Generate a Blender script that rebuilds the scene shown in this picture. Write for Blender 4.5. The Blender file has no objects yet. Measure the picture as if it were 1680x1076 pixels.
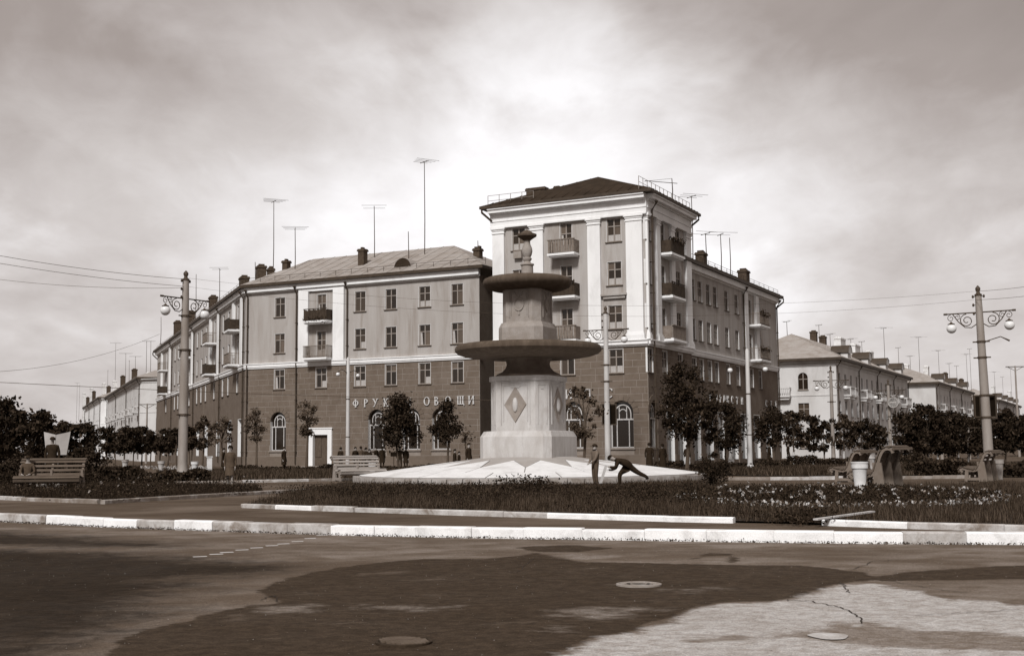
import bpy, math, random
import numpy as np
from mathutils import Matrix, Vector
random.seed(7)
RNG = np.random.default_rng(7)
S = bpy.context.scene
C = S.collection
R = math.radians

# ------------------------------------------------------------------ camera, sky, sun, exposure
EYE, PITCH, ROLL, FPX = 1.5, R(5.62), R(0.5), 2000.0
cam = bpy.data.objects.new('camera', bpy.data.cameras.new('camera'))
C.objects.link(cam)
CAMROT = Matrix.Rotation(R(90) + PITCH, 4, 'X') @ Matrix.Rotation(-ROLL, 4, 'Z')
cam.matrix_world = Matrix.Translation((0, 0, EYE)) @ CAMROT
cam.data.sensor_width = 36.0
cam.data.lens = FPX / 1680 * 36
cam.data.clip_end = 6000
S.camera = cam

SUN_EL, SUN_AZ = R(42), R(198)          # the sun stands behind the photographer, veiled by thin cloud
w = bpy.data.worlds.new('World')
S.world = w
w.use_nodes = True
wt = w.node_tree
wt.nodes.clear()
def wn(t, **k):
    n = wt.nodes.new(t)
    for a, b in k.items(): setattr(n, a, b)
    return n
def wmath(op, a, b=None, c=None):
    n = wn('ShaderNodeMath', operation=op)
    for i, q in enumerate((a, b, c)):
        if q is None: continue
        if isinstance(q, (int, float)): n.inputs[i].default_value = q
        else: wt.links.new(q, n.inputs[i])
    return n.outputs[0]
sky = wn('ShaderNodeTexSky', sky_type='NISHITA', sun_disc=False, sun_elevation=SUN_EL, sun_rotation=SUN_AZ)
bw = wn('ShaderNodeRGBToBW'); wt.links.new(sky.outputs[0], bw.inputs[0])
tc = wn('ShaderNodeTexCoord')
sep = wn('ShaderNodeSeparateXYZ'); wt.links.new(tc.outputs['Generated'], sep.inputs[0])
dx, dy, dz = sep.outputs
den = wmath('ADD', wmath('MAXIMUM', dz, 0.0), 0.30)
comb = wn('ShaderNodeCombineXYZ')
wt.links.new(wmath('DIVIDE', dx, den), comb.inputs[0]); wt.links.new(wmath('DIVIDE', dy, den), comb.inputs[1])
def wnoise(scale, detail, rough, dist, off):
    mp = wn('ShaderNodeMapping'); wt.links.new(comb.outputs[0], mp.inputs[0])
    mp.inputs['Location'].default_value = off
    mp.inputs['Rotation'].default_value = (0, 0, R(18))
    mp.inputs['Scale'].default_value = (1.0, 0.75, 1)
    n = wn('ShaderNodeTexNoise'); wt.links.new(mp.outputs[0], n.inputs['Vector'])
    n.inputs['Scale'].default_value = scale; n.inputs['Detail'].default_value = detail
    n.inputs['Roughness'].default_value = rough; n.inputs['Distortion'].default_value = dist
    return n.outputs['Fac']
n1 = wnoise(1.7, 6, 0.52, 0.7, (3.1, 0.4, 0))
n2 = wnoise(5.0, 6, 0.55, 0.4, (1.7, 5.2, 0))
# bright gap in the cloud deck, low in the sky ahead
gx, gy, gz = 0.0, 0.98, 0.20
e = wmath('ADD', wmath('POWER', wmath('DIVIDE', wmath('ABSOLUTE', wmath('SUBTRACT', dx, gx)), 0.36), 2),
          wmath('ADD', wmath('POWER', wmath('DIVIDE', wmath('ABSOLUTE', wmath('SUBTRACT', dz, gz)), 0.135), 2),
                wmath('POWER', wmath('DIVIDE', wmath('ABSOLUTE', wmath('SUBTRACT', dy, gy)), 0.5), 2)))
glow = wmath('EXPONENT', wmath('MULTIPLY', e, -1.0))
low = wmath('SUBTRACT', 1.0, wmath('MINIMUM', wmath('DIVIDE', wmath('MAXIMUM', dz, 0), 0.30), 1.0))
n3 = wnoise(13.0, 6, 0.6, 0.8, (0.3, 2.2, 0))
cl = wmath('ADD', wmath('ADD', wmath('MULTIPLY', wmath('SUBTRACT', n1, 0.5), 0.55), wmath('MULTIPLY', wmath('SUBTRACT', n2, 0.5), 0.36)), wmath('MULTIPLY', wmath('SUBTRACT', n3, 0.5), 0.13))
nb = wnoise(1.25, 7, 0.5, 0.9, (7.4, 2.9, 0))
bk = wn('ShaderNodeMapRange', interpolation_type='SMOOTHSTEP'); wt.links.new(nb, bk.inputs[0])
for _i, _q in enumerate((0.43, 0.56, 0.12, -0.14)): bk.inputs[_i + 1].default_value = _q
hi = wn('ShaderNodeMapRange', interpolation_type='SMOOTHSTEP'); wt.links.new(dz, hi.inputs[0])
for _i, _q in enumerate((0.08, 0.26, 0.35, 1.0)): hi.inputs[_i + 1].default_value = _q
bank = wmath('MULTIPLY', bk.outputs[0], hi.outputs[0])
bright = wmath('ADD', wmath('ADD', 0.30, wmath('ADD', cl, bank)), wmath('ADD', wmath('MULTIPLY', glow, 0.80), wmath('MULTIPLY', low, 0.26)))
ramp = wn('ShaderNodeValToRGB'); wt.links.new(bright, ramp.inputs[0])
cr = ramp.color_ramp
cr.elements[0].position = 0.0; cr.elements[0].color = (0.250, 0.208, 0.190, 1)
cr.elements[1].position = 1.0; cr.elements[1].color = (0.98, 0.96, 0.975, 1)
x = cr.elements.new(0.35); x.color = (0.355, 0.305, 0.284, 1)
x = cr.elements.new(0.65); x.color = (0.60, 0.555, 0.540, 1)
SKYK = 4.5
cloud = wn('ShaderNodeMixRGB', blend_type='MULTIPLY'); cloud.inputs[0].default_value = 1
wt.links.new(ramp.outputs[0], cloud.inputs[1]); cloud.inputs[2].default_value = (SKYK, SKYK, SKYK, 1)
mixs = wn('ShaderNodeMixRGB'); mixs.inputs[0].default_value = 0.93
wt.links.new(bw.outputs[0], mixs.inputs[1]); wt.links.new(cloud.outputs[0], mixs.inputs[2])
bg = wn('ShaderNodeBackground'); bg.inputs[1].default_value = 0.1
wt.links.new(mixs.outputs[0], bg.inputs[0])
wo = wn('ShaderNodeOutputWorld'); wt.links.new(bg.outputs[0], wo.inputs[0])

sl = bpy.data.lights.new('sun', 'SUN')
sl.energy = 1.5; sl.angle = R(11); sl.color = (1.0, 0.985, 0.97)
sun = bpy.data.objects.new('sun', sl); C.objects.link(sun)
# sun_rotation is measured clockwise from +Y
sd = Vector((math.sin(SUN_AZ) * math.cos(SUN_EL), math.cos(SUN_AZ) * math.cos(SUN_EL), math.sin(SUN_EL)))
sun.rotation_euler = sd.to_track_quat('Z', 'Y').to_euler()
sun.location = (0, -20, 60)
S.view_settings.view_transform = 'Standard'
S.view_settings.look = 'None'
S.view_settings.gamma = 1
S.view_settings.use_curve_mapping = False
S.view_settings.exposure = 1.22
S.cycles.max_bounces = 6

# ------------------------------------------------------------------ survey: sight lines of the photograph met with known heights
def ray(px, py):
    return (CAMROT.to_3x3() @ Vector(((px - 840) / FPX, -(py - 538) / FPX, -1)))
def H(px, py, z=0.0):
    r = ray(px, py); k = (z - EYE) / r.z
    return Vector((r.x * k, r.y * k, z))
def V(px, d, z=0.0, py=735):
    r = ray(px, py); k = d / r.y
    return Vector((r.x * k, d, z))
def HZ(px, py, d):
    r = ray(px, py); return EYE + r.z * d / r.y

# ------------------------------------------------------------------ materials
def tone(L):
    q = max(0.0, 1 - L); k, j = q ** 6, q ** 2.5
    r, g, b = 1 + 0.40 * k + 0.13 * j, 1.0, 1 - 0.30 * k - 0.11 * j
    n = 0.2126 * r + 0.7152 * g + 0.0722 * b
    return (L * r / n, L * g / n, L * b / n, 1)
MATS = {}
def mat(name, L, L2=None, scale=3.0, rough=0.85, bump=0.0, detail=5, stretch=(1, 1, 1), spec=0.3, L3=None, scale3=0.4, metal=0.0, coords='Object', fine=0.0):
    if name in MATS: return MATS[name]
    m = bpy.data.materials.new(name); m.use_nodes = True
    t = m.node_tree; n = t.nodes; l = t.links
    p = n['Principled BSDF']
    p.inputs['Roughness'].default_value = rough
    p.inputs['Specular IOR Level'].default_value = spec
    p.inputs['Metallic'].default_value = metal
    p.inputs['Base Color'].default_value = tone(L)
    if L2 is not None:
        tcn = n.new('ShaderNodeTexCoord')
        mp = n.new('ShaderNodeMapping'); mp.inputs['Scale'].default_value = stretch
        if coords == 'World':
            g = n.new('ShaderNodeNewGeometry'); l.new(g.outputs['Position'], mp.inputs[0])
        else: l.new(tcn.outputs[coords], mp.inputs[0])
        ns = n.new('ShaderNodeTexNoise'); ns.inputs['Scale'].default_value = scale; ns.inputs['Detail'].default_value = detail
        ns.inputs['Roughness'].default_value = 0.62
        l.new(mp.outputs[0], ns.inputs['Vector'])
        rp = n.new('ShaderNodeValToRGB'); l.new(ns.outputs['Fac'], rp.inputs[0])
        rp.color_ramp.elements[0].position = 0.33; rp.color_ramp.elements[0].color = tone(L)
        rp.color_ramp.elements[1].position = 0.68; rp.color_ramp.elements[1].color = tone(L2)
        out = rp.outputs[0]
        if L3 is not None:
            n3 = n.new('ShaderNodeTexNoise'); n3.inputs['Scale'].default_value = scale3; n3.inputs['Detail'].default_value = 8
            n3.inputs['Roughness'].default_value = 0.65; n3.inputs['Distortion'].default_value = 0.6
            l.new(mp.outputs[0], n3.inputs['Vector'])
            r3 = n.new('ShaderNodeValToRGB'); l.new(n3.outputs['Fac'], r3.inputs[0])
            r3.color_ramp.elements[0].position = 0.5; r3.color_ramp.elements[0].color = (0, 0, 0, 1)
            r3.color_ramp.elements[1].position = 0.66; r3.color_ramp.elements[1].color = (1, 1, 1, 1)
            mx = n.new('ShaderNodeMixRGB'); l.new(r3.outputs[0], mx.inputs[0]); l.new(out, mx.inputs[1]); mx.inputs[2].default_value = tone(L3)
            out = mx.outputs[0]
        if fine:
            nf = n.new('ShaderNodeTexNoise'); nf.inputs['Scale'].default_value = 55; nf.inputs['Detail'].default_value = 3
            l.new(tcn.outputs['Object'] if coords != 'World' else g.outputs['Position'], nf.inputs['Vector'])
            mr = n.new('ShaderNodeMapRange'); mr.inputs[1].default_value = 0.3; mr.inputs[2].default_value = 0.7
            mr.inputs[3].default_value = 1 - fine; mr.inputs[4].default_value = 1 + fine
            l.new(nf.outputs['Fac'], mr.inputs[0])
            mf = n.new('ShaderNodeMixRGB'); mf.blend_type = 'MULTIPLY'; mf.inputs[0].default_value = 1
            l.new(out, mf.inputs[1]); l.new(mr.outputs[0], mf.inputs[2]); out = mf.outputs[0]
        l.new(out, p.inputs['Base Color'])
        if bump:
            b = n.new('ShaderNodeBump'); b.inputs['Strength'].default_value = bump; b.inputs['Distance'].default_value = 0.03
            l.new(ns.outputs['Fac'], b.inputs['Height']); l.new(b.outputs[0], p.inputs['Normal'])
    MATS[name] = m
    return m
M = {}
M['road'] = mat('road_asphalt', 0.09, 0.15, 1.1, 0.8, 0.25, 8, (0.6, 1.0, 1), 0.04, 0.065, 0.35, coords='World', fine=0.25)
M['road_dark'] = mat('road_dark_patch', 0.036, 0.060, 1.4, 0.60, 0.2, 8, (0.35, 1, 1), 0.32, 0.085, 0.5, coords='World', fine=0.25)
M['road_light'] = mat('road_light_concrete', 0.30, 0.46, 0.9, 0.75, 0.25, 8, (0.35, 1, 1), 0.3, 0.20, 0.55, coords='World', fine=0.18)
M['road_left'] = mat('road_old_tar', 0.022, 0.042, 1.0, 0.7, 0.2, 8, (0.2, 1, 1), 0.3, 0.065, 0.4, coords='World', fine=0.25)  # dark tone standing in for dim light on the left road
M['crack'] = mat('crack_tar', 0.02)
M['paint'] = mat('road_paint', 0.45, 0.62, 4)
M['puddle'] = mat('puddle_water', 0.05, rough=0.03, spec=0.9)
M['iron'] = mat('cast_iron', 0.02, 0.04, 14, 0.85, 0.1, spec=.1)
M['iron_light'] = mat('worn_iron', 0.20, 0.30, 9, 0.7, 0.1, spec=.1)
M['iron_rib'] = mat('iron_rib', 0.07, 0.11, 9, 0.8, 0.1, spec=.1)
M['plaza'] = mat('plaza_asphalt', 0.05, 0.09, 0.8, 0.85, 0.2, 8, (0.6, 1, 1), 0.04, 0.13, 0.3, coords='World', fine=0.2)
M['soil'] = mat('soil', 0.015, 0.03, 2, 0.95, 0.4, coords='World')
M['kerb_white'] = mat('whitewashed_kerb', 0.80, 0.88, 3, 0.8, 0.4, 8, L3=0.62, scale3=1.6, coords='World', fine=0.12)
M['kerb_worn'] = mat('worn_kerb', 0.30, 0.55, 3, 0.85, 0.5, 8, L3=0.18, scale3=1.8, coords='World', fine=0.12)
M['kerb_grey'] = mat('grey_kerb', 0.14, 0.24, 3, 0.9, 0.5, 8, L3=0.36, scale3=1.5, coords='World', fine=0.12)
M['wall_up'] = mat('painted_render', 0.31, 0.39, 0.8, 0.9, 0.1, 9, (1.6, 1.6, 0.22), 0.2, 0.265, 0.7, coords='World', fine=0.08)
M['wall_side'] = M['wall_up']
M['stone'] = mat('stone_block', 0.10, 0.132, 1.2, 0.9, 0.2, 8, coords='World', L3=0.14, scale3=0.5, fine=0.15)
M['mortar'] = mat('mortar', 0.18, 0.23, 2, 0.95, 0.1, coords='World')
M['white'] = mat('white_paint', 0.74, 0.82, 0.6, 0.8, 0.05, 8, (1, 1, 0.4), 0.25, 0.66, 0.5, coords='World')
M['reveal'] = mat('reveal_plaster', 0.62, 0.7, 2, 0.9)
M['dark_metal'] = mat('dark_gutter', 0.03, 0.05, 2, 0.6)
M['roof_light'] = mat('roof_sheets', 0.24, 0.33, 0.9, 0.75, 0.15, 8, (1, 1, 2.2), 0.3, 0.20, 0.5, coords='World', fine=0.15)
M['roof_dark'] = mat('roof_dark_metal', 0.018, 0.032, 1, 0.8, 0.05, spec=0.1, coords='World')
M['brick'] = mat('chimney_brick', 0.035, 0.065, 5, 0.95, 0.3, coords='World')
M['glass'] = mat('window_glass', 0.018, 0.035, 0.5, 0.12, 0, spec=0.5, coords='World')
_t = M['glass'].node_tree; _oi = _t.nodes.new('ShaderNodeObjectInfo'); _cr = _t.nodes.new('ShaderNodeValToRGB'); _t.links.new(_oi.outputs['Random'], _cr.inputs[0])
_cr.color_ramp.elements[0].color = tone(.012); _cr.color_ramp.elements[0].position = .3; _cr.color_ramp.elements[1].color = tone(.10); _cr.color_ramp.elements[1].position = 1.0
_e = _cr.color_ramp.elements.new(.75); _e.color = tone(.03)
_t.links.new(_cr.outputs[0], _t.nodes['Principled BSDF'].inputs['Base Color'])
M['frame'] = mat('window_frame_paint', 0.20, 0.27, 3, 0.7, coords='World')
M['frame_white'] = mat('shop_frame_paint', 0.42, 0.55, 3, 0.7, coords='World')
M['curtain'] = mat('curtain_cloth', 0.32, 0.45, 6, 0.95, stretch=(6, 6, 1))
M['sill'] = mat('sill_metal', 0.06, 0.10, 3, 0.7)
M['rail'] = mat('balcony_rail', 0.12, 0.2, 4, 0.8, coords='World')
M['rail_dark'] = mat('balcony_dark_cloth', 0.022, 0.045, 4, 0.9, coords='World')
M['letter'] = mat('sign_letter_paint', 0.5, 0.6, 4, 0.6)
M['door'] = mat('door_wood', 0.05, 0.09, 3, 0.7, stretch=(6, 6, 1))
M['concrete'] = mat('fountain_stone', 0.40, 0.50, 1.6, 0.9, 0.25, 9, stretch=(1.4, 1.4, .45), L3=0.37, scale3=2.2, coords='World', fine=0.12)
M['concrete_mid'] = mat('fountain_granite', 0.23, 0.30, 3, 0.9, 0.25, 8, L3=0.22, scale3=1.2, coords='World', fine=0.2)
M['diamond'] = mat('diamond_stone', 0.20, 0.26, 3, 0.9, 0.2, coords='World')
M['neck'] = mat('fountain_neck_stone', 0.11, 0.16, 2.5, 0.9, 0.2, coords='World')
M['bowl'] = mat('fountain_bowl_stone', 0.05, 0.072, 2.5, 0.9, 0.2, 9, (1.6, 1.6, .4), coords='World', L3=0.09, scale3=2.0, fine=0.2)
M['tile_white'] = mat('mound_white_slab', 0.68, 0.80, 1.5, 0.8, 0.15, 8, L3=0.58, scale3=0.8, coords='World')
M['tile_grey'] = mat('mound_grey_slab', 0.30, 0.37, 1.5, 0.85, 0.15, 8, coords='World')
M['rim'] = mat('fountain_rim_stone', 0.26, 0.42, 2.5, 0.9, 0.4, 8, L3=0.15, scale3=1.5, coords='World')
M['pole'] = mat('painted_steel_pole', 0.20, 0.28, 2, 0.55, 0.05, 6, (1, 1, 0.3), 0.4, coords='World')
M['pole_light'] = mat('pale_steel_pole', 0.42, 0.54, 2, 0.6, 0.05, 6, (1, 1, 0.3), 0.3, coords='World')
M['scroll'] = mat('wrought_iron', 0.035, 0.06, 5, 0.6)
M['globe'] = mat('milk_glass', 0.72, rough=0.25, spec=0.5)
M['wire'] = mat('wire', 0.06)
M['leaf_a'] = mat('leaf_dark', 0.010, 0.022, 2, 0.7, spec=0.06)
M['leaf_b'] = mat('leaf_mid', 0.026, 0.05, 2, 0.7, spec=0.06)
M['leaf_c'] = mat('leaf_dusty', 0.06, 0.10, 2, 0.8, spec=0.06)
M['bark'] = mat('bark', 0.05, 0.09, 6, 0.95, 0.4, stretch=(3, 3, 0.6))
M['limewash'] = mat('limewashed_bark', 0.42, 0.58, 6, 0.9)
M['grass_a'] = mat('grass_dark', 0.014, 0.028, 0.6, 0.8, spec=0.06, coords='World')
M['grass_b'] = mat('grass_dry', 0.05, 0.085, 0.6, 0.8, spec=0.06, coords='World')
M['petal'] = mat('petal_white', 0.38, 0.55, 3, 0.8)
M['petal_mid'] = mat('petal_mid', 0.18, 0.3, 3, 0.8)
M['bench_wood'] = mat('bench_slat_paint', 0.24, 0.33, 3, 0.8, 0.1, 5, (0.6, 4, 4))
M['bench_dark'] = mat('bench_slat_dark', 0.06, 0.10, 3, 0.8, 0.1, 5, (0.6, 4, 4))
M['bench_end_dark'] = mat('bench_end_dark', 0.12, 0.17, 3, 0.9, 0.2)
M['bench_end'] = mat('bench_end_concrete', 0.20, 0.28, 3, 0.9, 0.2)
M['urn'] = mat('urn_whitewash', 0.60, 0.76, 3, 0.85, 0.3, 8, L3=0.4, scale3=2)
M['yellow'] = mat('pale_render', 0.50, 0.60, 0.4, 0.9, 0.05, 8, (1, 1, 0.5), 0.2, 0.45, 0.3, coords='World')
M['black_board'] = mat('sign_board_dark', 0.006, 0.01, 2, 0.9, spec=0.05)
M['poster'] = mat('poster_white', 0.34, 0.42, 2, 0.8)
M['skin'] = mat('skin', 0.28)
M['hair'] = mat('hair_dark', 0.012, spec=0.08)
M['cloth_dark'] = mat('cloth_dark', 0.016, 0.028, 8, 0.95, spec=0.05)
M['cloth_mid'] = mat('cloth_mid', 0.05, 0.08, 8, 0.95, spec=0.05)
M['cloth_grey'] = mat('cloth_grey', 0.10, 0.15, 8, 0.95, spec=0.05)
M['cloth_light'] = mat('cloth_light', 0.5, 0.62, 8, 0.95, spec=0.05)
M['wood_light'] = mat('bare_plank', 0.4, 0.52, 4, 0.8, stretch=(1, 1, 0.3))

# ------------------------------------------------------------------ mesh helpers
def ob(name, data, parent=None, world=False, M4=None):
    o = bpy.data.objects.new(name, data); C.objects.link(o)
    if M4 is not None: o.matrix_basis = M4
    if parent is not None:
        o.parent = parent
        if world: o.matrix_parent_inverse = Matrix.Translation(-parent.location)
    return o
def tag(o, label=None, cat=None, group=None, kind=None):
    if label: o['label'] = label
    if cat: o['category'] = cat
    if group: o['group'] = group
    if kind: o['kind'] = kind
    return o
def thing(name, label, cat, loc=(0, 0, 0), rz=0.0, group=None, kind=None):
    o = bpy.data.objects.new(name, None); C.objects.link(o)
    o.location = loc; o.rotation_euler = (0, 0, rz); o.empty_display_size = 0.2
    return tag(o, label, cat, group, kind)
def dup(root, parent=None):
    c = root.copy(); C.objects.link(c)
    if parent: c.parent = parent
    for ch in KIDS.get(root.name, []) or root.children: dup(ch, c)
    return c
KIDS = {}
class MB:
    def __init__(s, T=None): s.v = []; s.f = []; s.m = []; s.T = T
    def add(s, pts, faces, m=0):
        b = len(s.v)
        for p in pts:
            p = Vector(p)
            s.v.append(s.T @ p if s.T is not None else p)
        for f in faces: s.f.append([b + i for i in f]); s.m.append(m)
    def poly(s, pts, m=0): s.add(pts, [list(range(len(pts)))], m)
    def box(s, x0, x1, y0, y1, z0, z1, m=0):
        s.add([(x0, y0, z0), (x1, y0, z0), (x1, y1, z0), (x0, y1, z0), (x0, y0, z1), (x1, y0, z1), (x1, y1, z1), (x0, y1, z1)],
              [(0, 3, 2, 1), (4, 5, 6, 7), (0, 1, 5, 4), (1, 2, 6, 5), (2, 3, 7, 6), (3, 0, 4, 7)], m)
    def prism(s, pts, z0, z1, m=0):
        n = len(pts)
        s.add([(p[0], p[1], z0) for p in pts] + [(p[0], p[1], z1) for p in pts],
              [list(range(n))[::-1], list(range(n, 2 * n))] + [(i, (i + 1) % n, n + (i + 1) % n, n + i) for i in range(n)], m)
    def loft(s, rings, m=0, closed=True, caps=True):
        n = len(rings[0]); pts = [p for r in rings for p in r]; fs = []
        for k in range(len(rings) - 1):
            for i in range(n if closed else n - 1):
                j = (i + 1) % n
                fs.append((k * n + i, k * n + j, (k + 1) * n + j, (k + 1) * n + i))
        if caps and closed: fs += [list(range(n))[::-1], list(range((len(rings) - 1) * n, len(rings) * n))]
        s.add(pts, fs, m)
    def tube(s, pts, r, n=6, m=0):
        pts = [Vector(p) for p in pts]
        rs = r if isinstance(r, (list, tuple)) else [r] * len(pts)
        rings = []
        for i, p in enumerate(pts):
            d = (pts[min(i + 1, len(pts) - 1)] - pts[max(i - 1, 0)]).normalized()
            a = Vector((0, 0, 1)) if abs(d.z) < 0.9 else Vector((1, 0, 0))
            u = d.cross(a).normalized(); v = d.cross(u)
            rings.append([p + (u * math.cos(2 * math.pi * k / n) + v * math.sin(2 * math.pi * k / n)) * rs[i] for k in range(n)])
        s.loft(rings, m)
    def lathe(s, prof, n=24, c=(0, 0), m=0):
        s.loft([[(c[0] + r * math.cos(2 * math.pi * k / n), c[1] + r * math.sin(2 * math.pi * k / n), z) for k in range(n)] for r, z in prof], m)
    def mesh(s, name, mats, smooth=False):
        me = bpy.data.meshes.new(name)
        me.from_pydata([tuple(v) for v in s.v], [], s.f)
        for mm in mats: me.materials.append(mm)
        me.polygons.foreach_set('material_index', s.m)
        if smooth:
            me.polygons.foreach_set('use_smooth', [True] * len(s.f))
            try: me.set_sharp_from_angle(angle=R(40))
            except Exception: pass
        me.update()
        return me
    def build(s, name, mats, parent=None, world=False, M4=None, smooth=False):
        if not isinstance(mats, (list, tuple)): mats = [mats]
        return ob(name, s.mesh(name, mats, smooth), parent, world, M4)
def np_mesh(name, verts, faces, mats, midx=None):
    me = bpy.data.meshes.new(name)
    nv, nf, k = len(verts), len(faces), faces.shape[1]
    me.vertices.add(nv); me.vertices.foreach_set('co', verts.astype(np.float32).ravel())
    me.loops.add(nf * k); me.loops.foreach_set('vertex_index', faces.astype(np.int32).ravel())
    me.polygons.add(nf); me.polygons.foreach_set('loop_start', np.arange(0, nf * k, k, dtype=np.int32))
    for m_ in mats: me.materials.append(m_)
    if midx is not None: me.polygons.foreach_set('material_index', midx.astype(np.int32))
    me.update(calc_edges=True)
    return me

# ------------------------------------------------------------------ ground
ZR = -0.19
mb = MB(); mb.poly([(-3000, -300, ZR), (3000, -300, ZR), (3000, 3000, ZR), (-3000, 3000, ZR)])
road = mb.build('road', M['road']); tag(road, kind='structure')
# near part of the road: one finer sheet that carries the outlines of the asphalt patches and the painted left dimness as mesh attributes
PATCH = {
 'dark': ([[(140, 1140), (183, 1055), (243, 1033), (317, 1012), (403, 995), (447, 990), (448, 985), (423, 972), (443, 958), (480, 947), (560, 930),
    (627, 922), (693, 917), (793, 917), (850, 911), (880, 907), (910, 912), (960, 922), (1027, 923), (1120, 925), (1220, 927), (1320, 928), (1403, 937), (1440, 947), (1420, 953),
    (1373, 958), (1347, 967), (1307, 980), (1263, 987), (1187, 988), (1137, 998), (1107, 1013), (1067, 1023), (1043, 1037), (987, 1043), (920, 1073), (860, 1140)],
    [(845, 897), (940, 894), (1010, 899), (950, 906), (880, 905)], [(1130, 918), (1165, 907), (1200, 908), (1212, 920), (1198, 923), (1192, 912), (1168, 912)],
    [(1420, 948), (1500, 938), (1600, 930), (1760, 925), (1760, 948), (1600, 952), (1450, 953)], [(1580, 1010), (1640, 1004), (1690, 1010), (1660, 1018), (1600, 1016)]], 0.9),
 'light': ([[(860, 1142), (922, 1073), (989, 1045), (1045, 1039), (1069, 1025), (1109, 1015), (1139, 1000), (1189, 990), (1265, 989), (1309, 983), (1349, 970), (1380, 960), (1430, 958),
    (1500, 968), (1560, 984), (1620, 986), (1760, 1000), (1760, 1142)]], 0.8),
 'worn': ([[(1025, 960), (1060, 958), (1050, 962)], [(600, 997), (640, 994), (720, 996), (690, 1001), (640, 999)],
    [(890, 1030), (925, 1028), (940, 1036), (905, 1037)], [(1030, 998), (1080, 999), (1090, 1003), (1040, 1003)], [(910, 1000), (990, 998), (985, 1004), (930, 1005)],
    [(440, 996), (500, 994), (490, 1001), (450, 1003)], [(900, 912), (960, 908), (1010, 912), (960, 920)], [(1110, 966), (1170, 964), (1150, 970)], [(950, 1010), (1010, 1008), (1000, 1014), (960, 1015)]], 0.8),
 'streak': ([[(1130, 1052), (1200, 1042), (1330, 1036), (1356, 1030), (1364, 1020), (1384, 1019), (1402, 1028), (1420, 1026), (1412, 1018), (1422, 1014), (1440, 1024), (1500, 1034), (1590, 1036), (1660, 1042),
    (1760, 1046), (1760, 1072), (1600, 1066), (1500, 1062), (1380, 1058), (1320, 1050), (1240, 1046), (1190, 1050)]], 0.6),
 'tar': ([[(-140, 905), (0, 900), (120, 904), (240, 910), (400, 922), (500, 928), (400, 944), (300, 950), (340, 965), (240, 985), (290, 1005), (220, 1030), (120, 1070), (60, 1140), (-140, 1140)],  # lens falloff and dull cloud reflection painted into the left road's colour
    [(-140, 870), (0, 872), (160, 882), (300, 896), (180, 899), (-140, 893)]], 1.6)}
def signed(poly, X, Y):
    P = np.array([tuple(H(x, y, ZR).xy) for x, y in poly]); d = np.full(X.shape, 1e9); ins = np.zeros(X.shape, bool); j = len(P) - 1
    for i in range(len(P)):
        ax, ay, bx, by = P[j][0], P[j][1], P[i][0], P[i][1]
        ex, ey = bx - ax, by - ay; t = np.clip(((X - ax) * ex + (Y - ay) * ey) / (ex * ex + ey * ey + 1e-9), 0, 1)
        d = np.minimum(d, np.hypot(X - ax - t * ex, Y - ay - t * ey))
        ins ^= ((ay > Y) != (by > Y)) & (X < ex * (Y - ay) / (ey + 1e-12) + ax); j = i
    return np.where(ins, d, -d)
gxs, gys = np.arange(-16, 16.01, .08), np.concatenate([np.arange(7.6, 16, .07), np.arange(16, 33, .14)])
GX, GY = np.meshgrid(gxs, gys)
nx_, ny_ = len(gxs), len(gys)
ii, jj = np.meshgrid(np.arange(nx_ - 1), np.arange(ny_ - 1)); q0 = (jj * nx_ + ii).ravel()
me = np_mesh('road_surface', np.column_stack([GX.ravel(), GY.ravel(), np.full(GX.size, ZR + .004)]), np.column_stack([q0, q0 + 1, q0 + nx_ + 1, q0 + nx_]), [])
for nm, (polys, soft) in PATCH.items():
    sd = np.max([signed(p, GX, GY) for p in polys], axis=0)
    at = me.attributes.new(nm, 'FLOAT', 'POINT'); at.data.foreach_set('value', np.clip(sd, -2.5, 2.5).astype(np.float32).ravel())
rm = bpy.data.materials.new('road_patched'); rm.use_nodes = True
_n, _l = rm.node_tree.nodes, rm.node_tree.links; _p = _n['Principled BSDF']
_g = _n.new('ShaderNodeNewGeometry')
def rn(scale, stretch, detail=7, rough=.6, dist=0.4):
    mp = _n.new('ShaderNodeMapping'); mp.inputs['Scale'].default_value = stretch; mp.inputs['Rotation'].default_value = (0, 0, R(-7)); _l.new(_g.outputs['Position'], mp.inputs[0])
    t = _n.new('ShaderNodeTexNoise'); t.inputs['Scale'].default_value = scale; t.inputs['Detail'].default_value = detail; t.inputs['Roughness'].default_value = rough; t.inputs['Distortion'].default_value = dist
    _l.new(mp.outputs[0], t.inputs['Vector']); return t.outputs['Fac']
def rmath(op, a, b=None):
    t = _n.new('ShaderNodeMath'); t.operation = op
    for k, q in enumerate((a, b)):
        if q is None: continue
        if isinstance(q, (int, float)): t.inputs[k].default_value = q
        else: _l.new(q, t.inputs[k])
    return t.outputs[0]
def rmap(a, f0, f1, t0, t1):
    t = _n.new('ShaderNodeMapRange'); t.interpolation_type = 'SMOOTHSTEP'; _l.new(a, t.inputs[0])
    for k, q in enumerate((f0, f1, t0, t1)): t.inputs[k + 1].default_value = q
    return t.outputs[0]
def rmix(f, a, b, mode='MIX'):
    t = _n.new('ShaderNodeMixRGB'); t.blend_type = mode
    for k, q in enumerate((f, a, b)):
        if isinstance(q, (int, float)): t.inputs[k].default_value = q
        elif isinstance(q, tuple): t.inputs[k].default_value = q
        else: _l.new(q, t.inputs[k])
    return t.outputs[0]
N_big, N_mid, N_fine, N_grain = rn(.35, (.6, 1.3, 1)), rn(1.5, (.75, 1.1, 1), 9), rn(7, (.9, 1.1, 1), 8), rn(70, (1, 1, 1), 3)
N_edge = rn(3.2, (.8, 1.0, 1), 9, .68, .8)
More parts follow.
